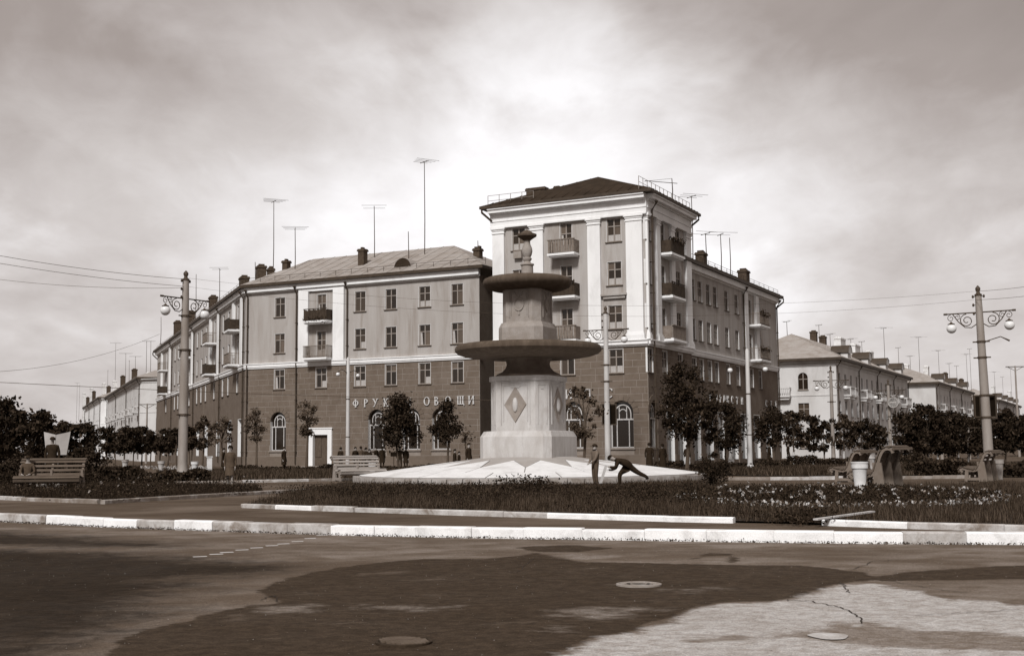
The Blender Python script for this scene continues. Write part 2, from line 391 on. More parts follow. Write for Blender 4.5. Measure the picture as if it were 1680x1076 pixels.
col = rmix(rmap(N_mid, .32, .68, 0, 1), tone(.095), tone(.19)); col = rmix(rmap(N_big, .42, .62, 0, .75), col, tone(.075))
edge_n = rmath('ADD', rmath('MULTIPLY', rmath('SUBTRACT', N_mid, .5), 1.0), rmath('MULTIPLY', rmath('SUBTRACT', N_edge, .5), 1.1))
for nm, lo, hi, wd, am, op in (('tar', .008, .022, .9, 2.0, .93), ('dark', .024, .046, .05, .42, .95), ('worn', .12, .26, .22, 1.0, .7), ('light', .30, .48, .10, .6, .93), ('streak', .12, .20, .10, .5, .92)):
    a_ = _n.new('ShaderNodeAttribute'); a_.attribute_name = nm
    mk = rmap(rmath('ADD', a_.outputs['Fac'], rmath('MULTIPLY', edge_n, am)), -wd, wd, 0, op)
    inner = rmix(rmap(N_fine, .3, .7, 0, 1), tone(lo), tone(hi))
    if nm == 'dark': inner = rmix(rmap(N_mid, .60, .74, 0, .55), inner, tone(.12))
    if nm == 'light': inner = rmix(rmap(N_big, .50, .68, 0, .7), inner, tone(.30))
    col = rmix(mk, col, inner)
col = rmix(1.0, col, rmap(N_grain, .25, .75, .62, 1.38), 'MULTIPLY')
col = rmix(1.0, col, rmap(rn(22, (1, 1, 1), 4), .25, .75, .82, 1.18), 'MULTIPLY')
_l.new(col, _p.inputs['Base Color']); _p.inputs['Roughness'].default_value = .8; _p.inputs['Specular IOR Level'].default_value = .03
_b = _n.new('ShaderNodeBump'); _b.inputs['Strength'].default_value = .3; _b.inputs['Distance'].default_value = .008
_l.new(rmath('ADD', rmath('MULTIPLY', N_fine, .15), N_grain), _b.inputs['Height']); _l.new(_b.outputs[0], _p.inputs['Normal'])
me.materials.append(rm)
ob('road_surface', me, road)
# cracks: thin ragged strips lying on the surface
def crack(px, wd, seed):
    rr = random.Random(seed); pts = []
    for i in range(len(px) - 1):
        a, c2 = H(*px[i], ZR), H(*px[i + 1], ZR)
        for k in range(8): pts.append(a.lerp(c2, k / 8) + Vector((rr.uniform(-.025, .025), rr.uniform(-.04, .04), 0)))
    b = MB()
    for i in range(len(pts) - 1):
        d = (pts[i + 1] - pts[i]); nrm = Vector((-d.y, d.x, 0)).normalized() * wd * rr.uniform(.8, 1.1)
        b.poly([pts[i] - nrm + Vector((0, 0, .012)), pts[i + 1] - nrm + Vector((0, 0, .012)), pts[i + 1] + nrm + Vector((0, 0, .012)), pts[i] + nrm + Vector((0, 0, .012))])
    b.build('crack', M['crack'], road)
crack([(1376, 955), (1384, 960), (1388, 966), (1392, 974)], .007, 1)
crack([(1290, 985), (1330, 987), (1370, 995), (1395, 1004), (1408, 1013), (1416, 1026)], .008, 2)
crack([(1400, 950), (1440, 950), (1520, 965), (1600, 975)], .006, 3)
crack([(430, 985), (440, 980), (448, 978), (458, 990)], .006, 4)
crack([(1400, 935), (1430, 922), (1480, 918)], .006, 5)
crack([(1500, 1010), (1600, 1005), (1680, 1000)], .005, 7)
crack([(850, 940), (862, 928), (882, 912)], .004, 8)
# dashed line of small painted marks
for x, y in [(328, 913), (355, 909), (372, 906), (397, 902), (421, 898.5), (446, 895), (465, 892), (488, 888), (509, 883), (528, 878)]:
    c = H(x, y, ZR); d = Vector((0.93, 0.36, 0)); n2_ = Vector((-d.y, d.x, 0))
    b = MB(); b.poly([c + d * a + n2_ * q + Vector((0, 0, .005)) for a, q in ((-.11, -.06), (.11, -.06), (.11, .06), (-.11, .06))])
    b.build('lane_mark', M['paint'], road)
# small white spot lying on the road surface
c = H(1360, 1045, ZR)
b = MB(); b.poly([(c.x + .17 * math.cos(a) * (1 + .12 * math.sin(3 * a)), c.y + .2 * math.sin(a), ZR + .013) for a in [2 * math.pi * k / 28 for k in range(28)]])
wspot = b.build('whitewash_spill', M['kerb_worn']); tag(wspot, 'small white splash of spilled whitewash on the pale road surface at lower right', 'paint spill')
# manhole covers
def manhole(px, py, r, label, m, slots):
    c = H(px, py, ZR); t = thing('manhole_cover', label, 'manhole cover', (c.x, c.y, ZR))
    b = MB(); b.lathe([(r * .8, 0.002), (r * 1.0, 0.004), (r * 1.0, 0.022), (r * .88, 0.026), (r * .86, .016), (0.01, .016)], 32); b.build('cover_plate', m, t, smooth=False)
    b = MB()
    if slots:
        for k in range(-5, 6):
            x0 = k * r * .15; hh = math.sqrt(max(0, (r * .82) ** 2 - x0 ** 2))
            b.add([(x0 - .018 + hh * .25, -hh, .017), (x0 + .018 + hh * .25, -hh, .017), (x0 + .018 - hh * .25, hh, .017), (x0 - .018 - hh * .25, hh, .017),
                   (x0 - .018 + hh * .25, -hh, .032), (x0 + .018 + hh * .25, -hh, .032), (x0 + .018 - hh * .25, hh, .032), (x0 - .018 - hh * .25, hh, .032)],
                  [(4, 5, 6, 7), (0, 1, 5, 4), (1, 2, 6, 5), (2, 3, 7, 6), (3, 0, 4, 7)])
        b.build('rib', M['iron_rib'], t)
    else:
        for q in (.3, .55): b.lathe([(r * q, .016), (r * q, .024), (r * (q + .08), .024), (r * (q + .08), .016)], 28)
        b.build('raised_ring', M['kerb_grey'], t)
manhole(662, 1055, 0.25, 'dark ribbed iron grate in the dark road nearest the camera', M['iron'], True)
manhole(1048, 960, 0.28, 'pale round manhole cover in the dark road patch', M['iron_light'], False)

# plaza pavement behind the main kerb
KERB = [(-420, 834), (-200, 844), (0, 856), (170, 865), (340, 871), (510, 877), (680, 881), (840, 884), (1000, 886), (1180, 889), (1400, 892), (1680, 894), (1900, 895), (2200, 895)]
kp = [H(x, y, ZR) for x, y in KERB]
kp = [Vector((-60, kp[0].y + (kp[0].y - kp[1].y) / (kp[0].x - kp[1].x) * (-60 - kp[0].x), ZR))] + kp + [Vector((60, kp[-1].y - 2, ZR))]
def inward(pl):
    out = []
    for i, p in enumerate(pl):
        d = (pl[min(i + 1, len(pl) - 1)] - pl[max(i - 1, 0)]); d.z = 0; d.normalize(); out.append(Vector((-d.y, d.x, 0)))
    return out
kn = inward(kp)
mb = MB()
back = [p + n * 0.30 for p, n in zip(kp, kn)]
for i in range(len(back) - 1):
    a, c2 = back[i], back[i + 1]
    mb.poly([(a.x, a.y, -.012), (c2.x, c2.y, -.012), (c2.x * 50, c2.y * 50 if c2.y > 15 else 900, -.012), (a.x * 50, a.y * 50, -.012)])
plaza = mb.build('pavement', M['plaza']); tag(plaza, kind='structure')

def resample(pl, step, rr):
    out = [pl[0].copy()]; need = step * rr.uniform(.8, 1.2); 
    for i in range(len(pl) - 1):
        a, b2 = pl[i], pl[i + 1]; L = (b2 - a).length; pos = 0
        while L - pos > need:
            pos += need; out.append(a.lerp(b2, pos / L)); need = step * rr.uniform(.85, 1.15)
        need -= (L - pos)
    return out
def kerb(name, pl, z0, z1, wd, step, mats, label_seed, gapw=0.002, chooser=None):
    rr = random.Random(label_seed)
    root = thing(name, None, None, (pl[0].x, pl[0].y, 0), kind='structure')
    q = resample(pl, step, rr)
    for i in range(len(q) - 1):
        a, b2 = q[i], q[i + 1]; d = (b2 - a); L = d.length; d.normalize(); n = Vector((-d.y, d.x, 0))
        jz = rr.uniform(-.016, .010); jn = rr.uniform(-.016, .016); ch = .022
        def P(s_, o_, z_): return a + d * s_ + n * (o_ + jn) + Vector((0, 0, z_ - a.z))
        rings = []
        for s_ in (gapw, gapw + .02, L * .33, L * .66, L - gapw - .02, L - gapw):
            e_ = 0.003 if s_ in (gapw, L - gapw) else 0
            j = rr.uniform(-.012, .008)
            rings.append([P(s_, e_, z0), P(s_, e_ + j, z1 - ch + jz), P(s_, ch + e_ + j, z1 + jz - e_ * .6 + j), P(s_, wd - ch, z1 + jz - e_ * .6), P(s_, wd, z1 - ch + jz), P(s_, wd, z0)])
        b = MB(); b.loft(rings)
        mm = chooser(a, rr) if chooser else rr.choice(mats)
        o = b.build('kerb_stone', mm, root, world=True)
    return root
def main_choose(p, rr):
    px = 840 + FPX * p.x / max(p.y, 1)
    if 180 < px < 480: return M['kerb_worn'] if rr.random() < .75 else M['kerb_white']
    if px < 180: return M['kerb_worn'] if rr.random() < .5 else M['kerb_white']
    if 1466 < px < 1506: return M['kerb_worn']
    return M['kerb_white'] if rr.random() < .93 else M['kerb_worn']
kerb('road_kerb', kp[1:-1], ZR - .02, 0.015, .28, 1.05, None, 3, chooser=main_choose)
dirt = []
for i in range(2, len(kp) - 3):
    a, c2 = kp[i], kp[i + 1]
    for k in range(int((c2 - a).length * 110)):
        q = a.lerp(c2, random.random()); n_ = kn[i]
        dirt.append((q.x - n_.x * abs(random.gauss(0, .05)), q.y - n_.y * abs(random.gauss(0, .05)), ZR + .012 + abs(random.gauss(0, .018))))
leaf_later = [('gutter_dirt', np.array(dirt), .017)]
def gp(px): return [H(x, y) for x, y in px]
bedB_front = gp([(395, 832), (520, 837), (700, 843), (900, 849), (1100, 855), (1296, 859)])
bedB_front2 = gp([(1348, 861), (1480, 866), (1680, 871), (1900, 876), (2200, 880)])
bedA_front = gp([(-300, 812), (-120, 815), (0, 819), (90, 823), (172, 826)])
bedA_side = gp([(172, 826), (300, 818), (430, 810), (562, 803)])
kerb('garden_kerb', bedB_front, -.03, .11, .17, 1.35, [M['kerb_white'], M['kerb_worn'], M['kerb_worn']], 5)
kerb('garden_kerb', bedB_front2, -.03, .11, .17, 1.5, [M['kerb_worn'], M['kerb_worn'], M['kerb_white']], 6)
kerb('garden_kerb', bedA_front, -.03, .11, .17, 1.6, [M['kerb_grey'], M['kerb_grey'], M['kerb_worn']], 7)
kerb('garden_kerb', bedA_side, -.03, .11, .17, 1.6, [M['kerb_grey']], 8)
kerb('path_kerb', gp([(285, 793), (420, 791), (560, 788), (640, 786)]), -.03, .11, .2, 1.6, [M['kerb_grey'], M['kerb_worn']], 9)
kerb('path_kerb', gp([(1195, 787), (1290, 787), (1385, 786), (1500, 785), (1640, 784)]), -.03, .13, .2, 1.8, [M['kerb_worn'], M['kerb_grey']], 10)

# ------------------------------------------------------------------ lawns and beds
def sample_poly(poly, n, dens=None):
    xs = [p[0] for p in poly]; ys = [p[1] for p in poly]
    pts = np.empty((0, 2))
    P = np.array(poly)
    while len(pts) < n:
        q = np.column_stack([RNG.uniform(min(xs), max(xs), n), RNG.uniform(min(ys), max(ys), n)])
        ins = np.zeros(n, bool); j = len(P) - 1
        for i in range(len(P)):
            xi, yi, xj, yj = P[i][0], P[i][1], P[j][0], P[j][1]
            cond = ((yi > q[:, 1]) != (yj > q[:, 1])) & (q[:, 0] < (xj - xi) * (q[:, 1] - yi) / (yj - yi + 1e-12) + xi)
            ins ^= cond; j = i
        q = q[ins]
        if dens is not None: q = q[RNG.random(len(q)) < dens(q)]
        pts = np.vstack([pts, q])
    return pts[:n]
def blades(name, pts, h0, h1, wd, mats, base=0.02, lean=.35):
    n = len(pts); hgt = RNG.uniform(h0, h1, n); an = RNG.uniform(0, 2 * np.pi, n)
    la = RNG.uniform(0, 2 * np.pi, n); ln = hgt * RNG.uniform(0, lean, n) * 1.4
    ca, sa = np.cos(an) * wd, np.sin(an) * wd
    z = np.full(n, base)
    v = np.empty((n, 3, 3))
    v[:, 0] = np.column_stack([pts[:, 0] - ca, pts[:, 1] - sa, z]); v[:, 1] = np.column_stack([pts[:, 0] + ca, pts[:, 1] + sa, z])
    v[:, 2] = np.column_stack([pts[:, 0] + np.cos(la) * ln, pts[:, 1] + np.sin(la) * ln, z + hgt])
    me = np_mesh(name, v.reshape(-1, 3), np.arange(n * 3).reshape(-1, 3), mats, RNG.integers(0, len(mats), n))
    return tag(ob(name, me), kind='stuff')
def leafcloud(name, cen, size, mats, parent=None, flat=0.0, prob=None, stuff=True):
    n = len(cen)
    a = RNG.normal(size=(n, 3)); a /= np.linalg.norm(a, axis=1)[:, None]
    b = RNG.normal(size=(n, 3)); b[:, 2] += flat
    b -= a * (a * b).sum(1)[:, None]; b /= np.linalg.norm(b, axis=1)[:, None]
    s = (size * RNG.uniform(.6, 1.3, n))[:, None]
    v = np.empty((n, 4, 3))
    v[:, 0] = cen - a * s; v[:, 1] = cen - b * s * .55; v[:, 2] = cen + a * s; v[:, 3] = cen + b * s * .55
    me = np_mesh(name, v.reshape(-1, 3), np.arange(n * 4).reshape(-1, 4), mats, RNG.choice(len(mats), n, p=prob))
    o = ob(name, me, parent)
    if stuff: o['kind'] = 'stuff'
    return o
for nm_, c_, sz_ in leaf_later: leafcloud(nm_, c_, sz_, [M['soil'], M['crack'], M['grass_b']], flat=1.5)
gq = np.column_stack([RNG.uniform(-9, 9, 2600), RNG.uniform(8, 21, 2600)]); gq = gq[np.abs(gq[:, 0]) < gq[:, 1] * .45]
leafcloud('road_grit', np.column_stack([gq, np.full(len(gq), ZR + .010)]), .005, [M['kerb_worn'], M['soil'], M['kerb_grey'], M['crack']], flat=2.0)
def bed_surface(poly, z=0.03):
    b = MB(); b.poly([(p[0], p[1], z) for p in poly]); return tag(b.build('flower_bed_soil', M['soil']), kind='structure')
def xy(px): return [tuple(H(x, y).xy) for x, y in px]
FC = V(868, 58.0)          # the fountain's axis
ring_front = [(FC.x + 8.6 * math.cos(a), FC.y + 8.6 * math.sin(a)) for a in [R(q) for q in range(195, 346, 10)]]
bedB = [tuple((p + Vector((0, .16, 0))).xy) for p in bedB_front] + [tuple((p + Vector((0, .16, 0))).xy) for p in bedB_front2] + xy([(2300, 800), (1900, 796), (1660, 793), (1400, 799), (1190, 798)]) + ring_front[::-1] + xy([(500, 805), (470, 812)])
bedA = [tuple((p + Vector((0, .16, 0))).xy) for p in bedA_front] + [tuple((p + Vector((0, .16, 0))).xy) for p in bedA_side[:3]] + xy([(420, 799), (280, 796), (100, 786), (-300, 786)])
lawnC = xy([(285, 791), (560, 786.5), (640, 784.5)]) + [(V(700, 66.5).x, 66.5), (V(800, 74).x, 74), (V(800, 90).x, 90), (V(260, 90).x, 90), (V(255, 62).x, 62)]
lawnD = [(V(1215, 64).x, 61.5), (V(1700, 58).x, 57), (V(1900, 60).x, 60), (V(1900, 95).x, 95), (V(1060, 80).x, 78), (V(1060, 72).x, 72)]
lawnE = xy([(-300, 783), (100, 783)]) + [(V(240, 66).x, 66), (V(235, 110).x, 110), (V(-200, 110).x, 110)]
for pl in (bedB, bedA): bed_surface(pl)
for pl in (lawnC, lawnD, lawnE): bed_surface(pl)
near = lambda q: np.clip((30.0 / q[:, 1]) ** 2, 0.05, 1)
gm = [M['grass_a'], M['grass_a'], M['grass_b']]
patchy = lambda q: near(q) * (.5 + .5 * np.sin(q[:, 0] * 1.9 + np.sin(q[:, 1] * .9) * 2) * np.sin(q[:, 1] * 1.3 + q[:, 0] * .6)) ** 1.5
blades('grass', sample_poly(bedB, 150000, near), .04, .12, .008, gm)
blades('grass', sample_poly(bedB, 60000, patchy), .12, .24, .009, [M['grass_b'], M['grass_a']])
blades('grass', sample_poly(bedA, 40000, near), .08, .22, .014, [M['grass_a']])
blades('grass', sample_poly(lawnC, 26000), .15, .32, .03, [M['grass_a'], M['grass_b']])
blades('grass', sample_poly(lawnD, 30000), .15, .32, .03, [M['grass_a'], M['grass_a'], M['grass_b']])
blades('grass', sample_poly(lawnE, 20000), .15, .35, .03, [M['grass_a']])
# uneven weedy clumps over bed B, denser dark plants at its back
def clumps(poly, n, hmin, hmax, per, leaf, mats, name, dens=None, spread=.28):
    pts = sample_poly(poly, n, dens); cen = []
    for x_, y_ in pts:
        h = RNG.uniform(hmin, hmax); k = int(per * RNG.uniform(.5, 1.4))
        r = np.abs(RNG.normal(0, .6, k)).clip(0, 1.1)
        cen.append(np.column_stack([x_ + RNG.normal(0, spread, k), y_ + RNG.normal(0, spread, k), .05 + h * RNG.random(k)]))
    return leafcloud(name, np.vstack(cen), leaf, mats)
bandB = xy([(460, 815), (700, 822), (980, 830), (1160, 826), (1160, 803), (980, 803), (700, 804), (500, 806)])
clumps(bandB, 260, .10, .34, 90, .032, [M['leaf_a'], M['leaf_a'], M['leaf_b']], 'undergrowth')
frontB = xy([(420, 831), (800, 842), (1290, 857), (1290, 835), (800, 825), (480, 820)])
clumps(frontB, 110, .05, .14, 40, .03, [M['leaf_a'], M['leaf_b']], 'undergrowth')
clumps(bedA, 420, .15, .42, 90, .036, [M['leaf_a'], M['leaf_a'], M['leaf_b']], 'undergrowth')
# tall dark tuft in front of the mound
clumps(xy([(820, 812), (890, 812), (885, 805), (825, 805)]), 12, .3, .6, 80, .05, [M['leaf_a']], 'undergrowth')
# flower bed to the right with white blooms
flowerP = xy([(1120, 828), (1200, 832), (1400, 834), (1560, 832), (1640, 824), (1610, 814), (1450, 808), (1200, 806)])
clumps(flowerP, 330, .10, .28, 100, .036, [M['leaf_a'], M['leaf_a'], M['leaf_b']], 'flower_foliage')
def blooms(poly, n, z0, z1, size, mats, name):
    p = sample_poly(poly, n); cen = np.column_stack([p, RNG.uniform(z0, z1, n)])
    cen = np.repeat(cen, 5, axis=0) + RNG.normal(0, size * .45, (n * 5, 3))
    leafcloud(name, cen, size, mats, flat=.2)
blooms(flowerP, 120, .18, .36, .042, [M['petal'], M['petal_mid'], M['petal_mid']], 'flowers')
edge = xy([(1115, 822), (1150, 826), (1200, 831), (1300, 835), (1420, 837), (1540, 834), (1620, 829), (1650, 822), (1615, 814)])
ep = []
for i in range(len(edge) - 1):
    for k in range(190): t_ = RNG.random(); ep.append((edge[i][0] * (1 - t_) + edge[i + 1][0] * t_ + RNG.normal(0, .12), edge[i][1] * (1 - t_) + edge[i + 1][1] * t_ + RNG.normal(0, .22), RNG.uniform(.05, .2)))
leafcloud('edging_flowers', np.array(ep), .05, [M['petal_mid'], M['petal'], M['leaf_c'], M['leaf_b']])
ptl = xy([(1560, 826), (1650, 824), (1620, 812), (1575, 812)])
blooms(ptl, 90, .06, .2, .04, [M['petal'], M['petal_mid'], M['leaf_c']], 'edging_flowers')
blooms(bedA, 60, .3, .5, .035, [M['petal_mid']], 'flowers')
blooms(xy([(230, 778), (340, 778), (340, 774), (230, 774)]), 140, .3, .45, .06, [M['petal_mid'], M['petal']], 'flowers')

# ------------------------------------------------------------------ buildings
class Facade:
    """A wall plane: x along the wall from its left end seen from outside, y inward, z up."""
    def __init__(s, a, b):
        s.a = Vector((a[0], a[1], 0)); s.b = Vector((b[0], b[1], 0)); d = s.b - s.a
        s.L = d.length; s.t = d.normalized(); s.n = Vector((-s.t.y, s.t.x, 0))
        s.M = Matrix(((s.t.x, s.n.x, 0, s.a.x), (s.t.y, s.n.y, 0, s.a.y), (0, 0, 1, 0), (0, 0, 0, 1)))
    def s_at(s, px, out=0.0):
        r = ray(px, 735); o = s.a - s.n * out
        den = r.x * s.t.y - r.y * s.t.x
        k = (o.x * s.t.y - o.y * s.t.x) / den
        p = Vector((r.x * k, r.y * k, 0))
        return (p - o).dot(s.t)
    def z_at(s, px, py):
        q = s.a + s.t * s.s_at(px); return HZ(px, py, q.y)
    def at(s, x, y=0, z=0): return s.M @ Vector((x, y, z))
    def mat(s, x, y, z): return s.M @ Matrix.Translation((x, y, z))

def wall_mesh(mb, x0, x1, z0, z1, holes, m=0, y=0.0, depth=0.0):
    hs = [h for h in holes if h[1] > x0 and h[0] < x1 and h[3] > z0 and h[2] < z1]
    xs = sorted({x0, x1} | {min(max(q, x0), x1) for h in hs for q in h[:2]})
    zs = sorted({z0, z1} | {min(max(q, z0), z1) for h in hs for q in h[2:4]})
    for j in range(len(zs) - 1):
        run = None
        for i in range(len(xs) - 1):
            cx, cz = (xs[i] + xs[i + 1]) / 2, (zs[j] + zs[j + 1]) / 2
            solid = not any(h[0] < cx < h[1] and h[2] < cz < h[3] for h in hs)
            if solid and run is None: run = xs[i]
            if (not solid) and run is not None:
                mb.poly([(run, y, zs[j]), (xs[i], y, zs[j]), (xs[i], y, zs[j + 1]), (run, y, zs[j + 1])], m); run = None
        if run is not None: mb.poly([(run, y, zs[j]), (xs[-1], y, zs[j]), (xs[-1], y, zs[j + 1]), (run, y, zs[j + 1])], m)

# window kinds: shared meshes, local origin at the sill's middle on the wall plane
WM = {}
def rect_window_meshes(w, h, kind='window'):
    key = (round(w, 2), round(h, 2), kind)
    if key in WM: return WM[key]
    d = .14
    b = MB()                                                   # reveals
    b.box(-w / 2, -w / 2 + .03, 0.004, d, 0, h); b.box(w / 2 - .03, w / 2, 0.004, d, 0, h); b.box(-w / 2 + .03, w / 2 - .03, 0.004, d, h - .03, h)
    rev = b.mesh('reveal', [M['reveal']])
    b = MB(); f = .075                                         # frame
    X0, X1 = -w / 2 + .03, w / 2 - .03
    b.box(X0, X0 + f, d - .06, d, 0, h - .03); b.box(X1 - f, X1, d - .06, d, 0, h - .03)
    b.box(X0 + f, X1 - f, d - .06, d, 0, f); b.box(X0 + f, X1 - f, d - .06, d, h - .03 - f, h - .03)
    b.box(-.045, .045, d - .065, d, f, h - .03 - f)
    zt = h * .66
    b.box(X0 + f, -.045, d - .06, d, zt - .035, zt + .035); b.box(.045, X1 - f, d - .06, d, zt - .035, zt + .035)
    if kind == 'door':
        b.box(X0 + f, -.045, d - .05, d, h * .3 - .03, h * .3 + .03); b.box(.045, X1 - f, d - .05, d, h * .3 - .03, h * .3 + .03)
        b.box(X0 + f, -.045, d - .03, d, f, h * .3 - .03); b.box(.045, X1 - f, d - .03, d, f, h * .3 - .03)
    fr = b.mesh('sash', [M['frame']])
    panes = []
    for (px0, px1, pz0, pz1) in ((X0 + f, -.045, f, zt - .035), (.045, X1 - f, f, zt - .035), (X0 + f, -.045, zt + .035, h - .03 - f), (.045, X1 - f, zt + .035, h - .03 - f)):
        b = MB(); b.poly([(px0, d - .01, pz0), (px1, d - .01, pz0), (px1, d - .01, pz1), (px0, d - .01, pz1)]); panes.append(b.mesh('pane', [M['glass']]))
    b = MB(); b.box(-w / 2 - .08, w / 2 + .08, -.10, .0 - .002, -.06, -.005)
    sill = b.mesh('sill', [M['sill']])
    cur = []
    for q in range(3):
        b = MB()
        if q == 0: b.poly([(X0 + f, d - .013, f), (X0 + f + .22 * w, d - .013, f), (X0 + f + .14 * w, d - .013, zt), (X0 + f, d - .013, zt)])
        elif q == 1: b.poly([(.05, d - .013, f), (X1 - f, d - .013, f), (X1 - f, d - .013, f + .3 * h), (.05, d - .013, f + .3 * h)])
        else:
            b.poly([(X0 + f, d - .013, f), (-.05, d - .013, f), (-.05, d - .013, f + .26 * h), (X0 + f, d - .013, f + .26 * h)])
            b.poly([(.05, d - .013, f), (X1 - f, d - .013, f), (X1 - f, d - .013, f + .26 * h), (.05, d - .013, f + .26 * h)])
        cur.append(b.mesh('curtain', [M['curtain']]))
    WM[key] = (rev, fr, panes, sill, cur)
    return WM[key]
WR = random.Random(21)
def window(F, root, x, z, w, h, kind='window', curtain=None, small=False, sillon=True):
    rev, fr, panes, sill, cur = rect_window_meshes(w, h, kind)
    o = ob('balcony_door' if kind == 'door' else 'window', rev, root, True, F.mat(x, 0, z))
    ob('sash', fr, o)
    for p in panes: ob('pane', p, o)
    if kind != 'door' and sillon: ob('sill', sill, o)
    c = WR.random() if curtain is None else curtain
    if c < .5: ob('curtain', cur[int(c / .5 * 2.99)], o)
    return (x - w / 2, x + w / 2, z, z + h)

def arch_pts(w, z0, z1, n=14, r=None):
    """outline of a round-headed opening, from lower left clockwise"""
    r = w / 2; zs = z1 - r
    return [(-r, z0), (-r, zs)] + [(-r * math.cos(math.pi * k / n), zs + r * math.sin(math.pi * k / n)) for k in range(1, n)] + [(r, zs), (r, z0)]
def arch_spandrel(b, x, w, z1, y, m=0, n=14):
    r = w / 2; zs = z1 - r
    for k in range(n):
        a0, a1 = math.pi * k / n, math.pi * (k + 1) / n
        p0 = (x - r * math.cos(a0), y, zs + r * math.sin(a0)); p1 = (x - r * math.cos(a1), y, zs + r * math.sin(a1))
        b.poly([p0, p1, (p1[0], y, z1), (p0[0], y, z1)], m)
def arched_window(F, root, x, z0, z1, w, shop=True, name='arched_window', white=True):
    d = .30
    b = MB(); pts = arch_pts(w, z0, z1)
    for i in range(len(pts) - 1):
        p, q = pts[i], pts[i + 1]
        b.poly([(p[0], 0.002, p[1]), (p[0], d, p[1]), (q[0], d, q[1]), (q[0], 0.002, q[1])], 0 if p[1] < z1 - w / 2 - .01 else 1)
    o = b.build(name, [M['reveal'], M['stone']], root, True, F.mat(x, 0, 0))
    b = MB(); b.poly([(p[0], d - .01, p[1]) for p in pts][::-1]); b.build('pane', M['glass'], o)
    b = MB(); fm = M['frame_white'] if white else M['frame']; r = w / 2; zs = z1 - r; y0, y1 = d - .07, d - .012
    def arc(rad, t):
        n = 14
        for k in range(n):
            a0, a1 = math.pi * k / n, math.pi * (k + 1) / n
            P = lambda rr, a: (-rr * math.cos(a), y0, zs + rr * math.sin(a))
            b.poly([P(rad, a0), P(rad, a1), P(rad - t, a1), P(rad - t, a0)])
    if shop:
        tr = z0 + (zs - z0) * .82
        b.box(-r, r, y0 - .02, y1, tr - .05, tr + .05)
        for q in (-.42, .42): b.box(q * r * 1.25 - .035, q * r * 1.25 + .035, y0, y1, z0, tr - .05)
        b.box(-r + .002, -r + .07, y0, y1, z0, tr - .05); b.box(r - .07, r - .002, y0, y1, z0, tr - .05)
        for q in (-.32, .32): b.box(q * r - .03, q * r + .03, y0, y1, tr + .05, zs + r * .5)
        b.box(-.72 * r, -.72 * r + .07, y0, y1, tr + .05, zs); b.box(.72 * r - .07, .72 * r, y0, y1, tr + .05, zs)
        arc(.72 * r, .08); arc(.32 * r + .03, .06)
    else:
        arc(r - .01, .08); b.box(-r + .005, -r + .08, y0, y1, z0, zs); b.box(r - .08, r - .005, y0, y1, z0, zs)
        b.box(-.03, .03, y0, y1, z0, z1 - .08); b.box(-r + .08, r - .08, y0 - .004, y1, zs - .04, zs + .04)
    b.box(-r + .08, r - .08, y0, y1, z0 + .002, z0 + .07)
    b.build('sash', fm, o)
    b = MB(); b.box(-r - .12, r + .12, -.10, -.002, z0 - .12, z0 - .01); b.build('sill', M['mortar'], o)
    return o

def balcony(F, root, x, z, w, dep=1.0, style='bars', clutter=False):
    o = thing('balcony', None, None); C.objects.unlink(o); bpy.data.objects.remove(o)
    b = MB(); b.box(-w / 2, w / 2, -dep, -.004, -.16, 0); b.box(-w / 2 + .1, w / 2 - .1, -dep + .1, -.004, -.26, -.162)
    o = b.build('balcony', M['white'], root, True, F.mat(x, 0, z))
    b = MB(); y = -dep + .06; h = 1.0
    mm = M['rail']
    if style == 'panel':                                       # cloth or boards behind the bars
        mm = M['rail_dark']
        k = int(w / .16)
        for i in range(k):
            xa = -w / 2 + .05 + (w - .1) * i / k
            b.box(xa + .004, xa + (w - .1) / k - .004, y - .01 * (i % 2), y + .03, .05, h - .04 - .04 * ((i * 7) % 3))
        for sx in (-1, 1): b.box(sx * (w / 2 - .05) - .02, sx * (w / 2 - .05) + .02, y + .035, -.01, .05, h - .08)
        b.box(-w / 2 + .02, w / 2 - .02, y - .03, y + .045, h - .03, h + .03)
    elif style == 'solid':
        k = max(3, int(w / .20))
        for i in range(k):
            xa = -w / 2 + .03 + (w - .06) * i / k
            b.box(xa + .03, xa + (w - .06) / k - .03, y, y + .05, .06, h - .06)
        for sx in (-1, 1): b.box(sx * (w / 2 - .06) - .03, sx * (w / 2 - .06) + .03, y + .065, -.01, .06, h - .06)
        b.box(-w / 2, w / 2, y - .04, y + .08, h - .055, h + .02)
    else:
        k = int(w / .11)
        for i in range(k + 1):
            xa = -w / 2 + .04 + (w - .08) * i / k
            b.box(xa - .014, xa + .014, y, y + .028, .002, h - .02)
        for i in range(int(dep / .13)):
            ya = y + .13 * (i + 1)
            for sx in (-1, 1): b.box(sx * (w / 2 - .04) - .014, sx * (w / 2 - .04) + .014, ya - .014, ya + .014, .002, h - .02)
        for zz in (.12, .98): b.box(-w / 2, w / 2, y - .03, y + .045, zz, zz + .045)
        for sx in (-1, 1): b.box(sx * (w / 2 - .04) - .025, sx * (w / 2 - .04) + .025, y + .046, -.01, .98, 1.025)
    b.build('railing', mm, o)
    if clutter:
        cen = np.column_stack([RNG.uniform(-w / 2, w / 2, 90), np.full(90, y - .05) + RNG.normal(0, .08, 90), RNG.normal(.12 if clutter == 2 else 1.0, .14, 90)])
        leafcloud('balcony_plants', cen, .10, [M['leaf_a'], M['leaf_b']], o)
    return o

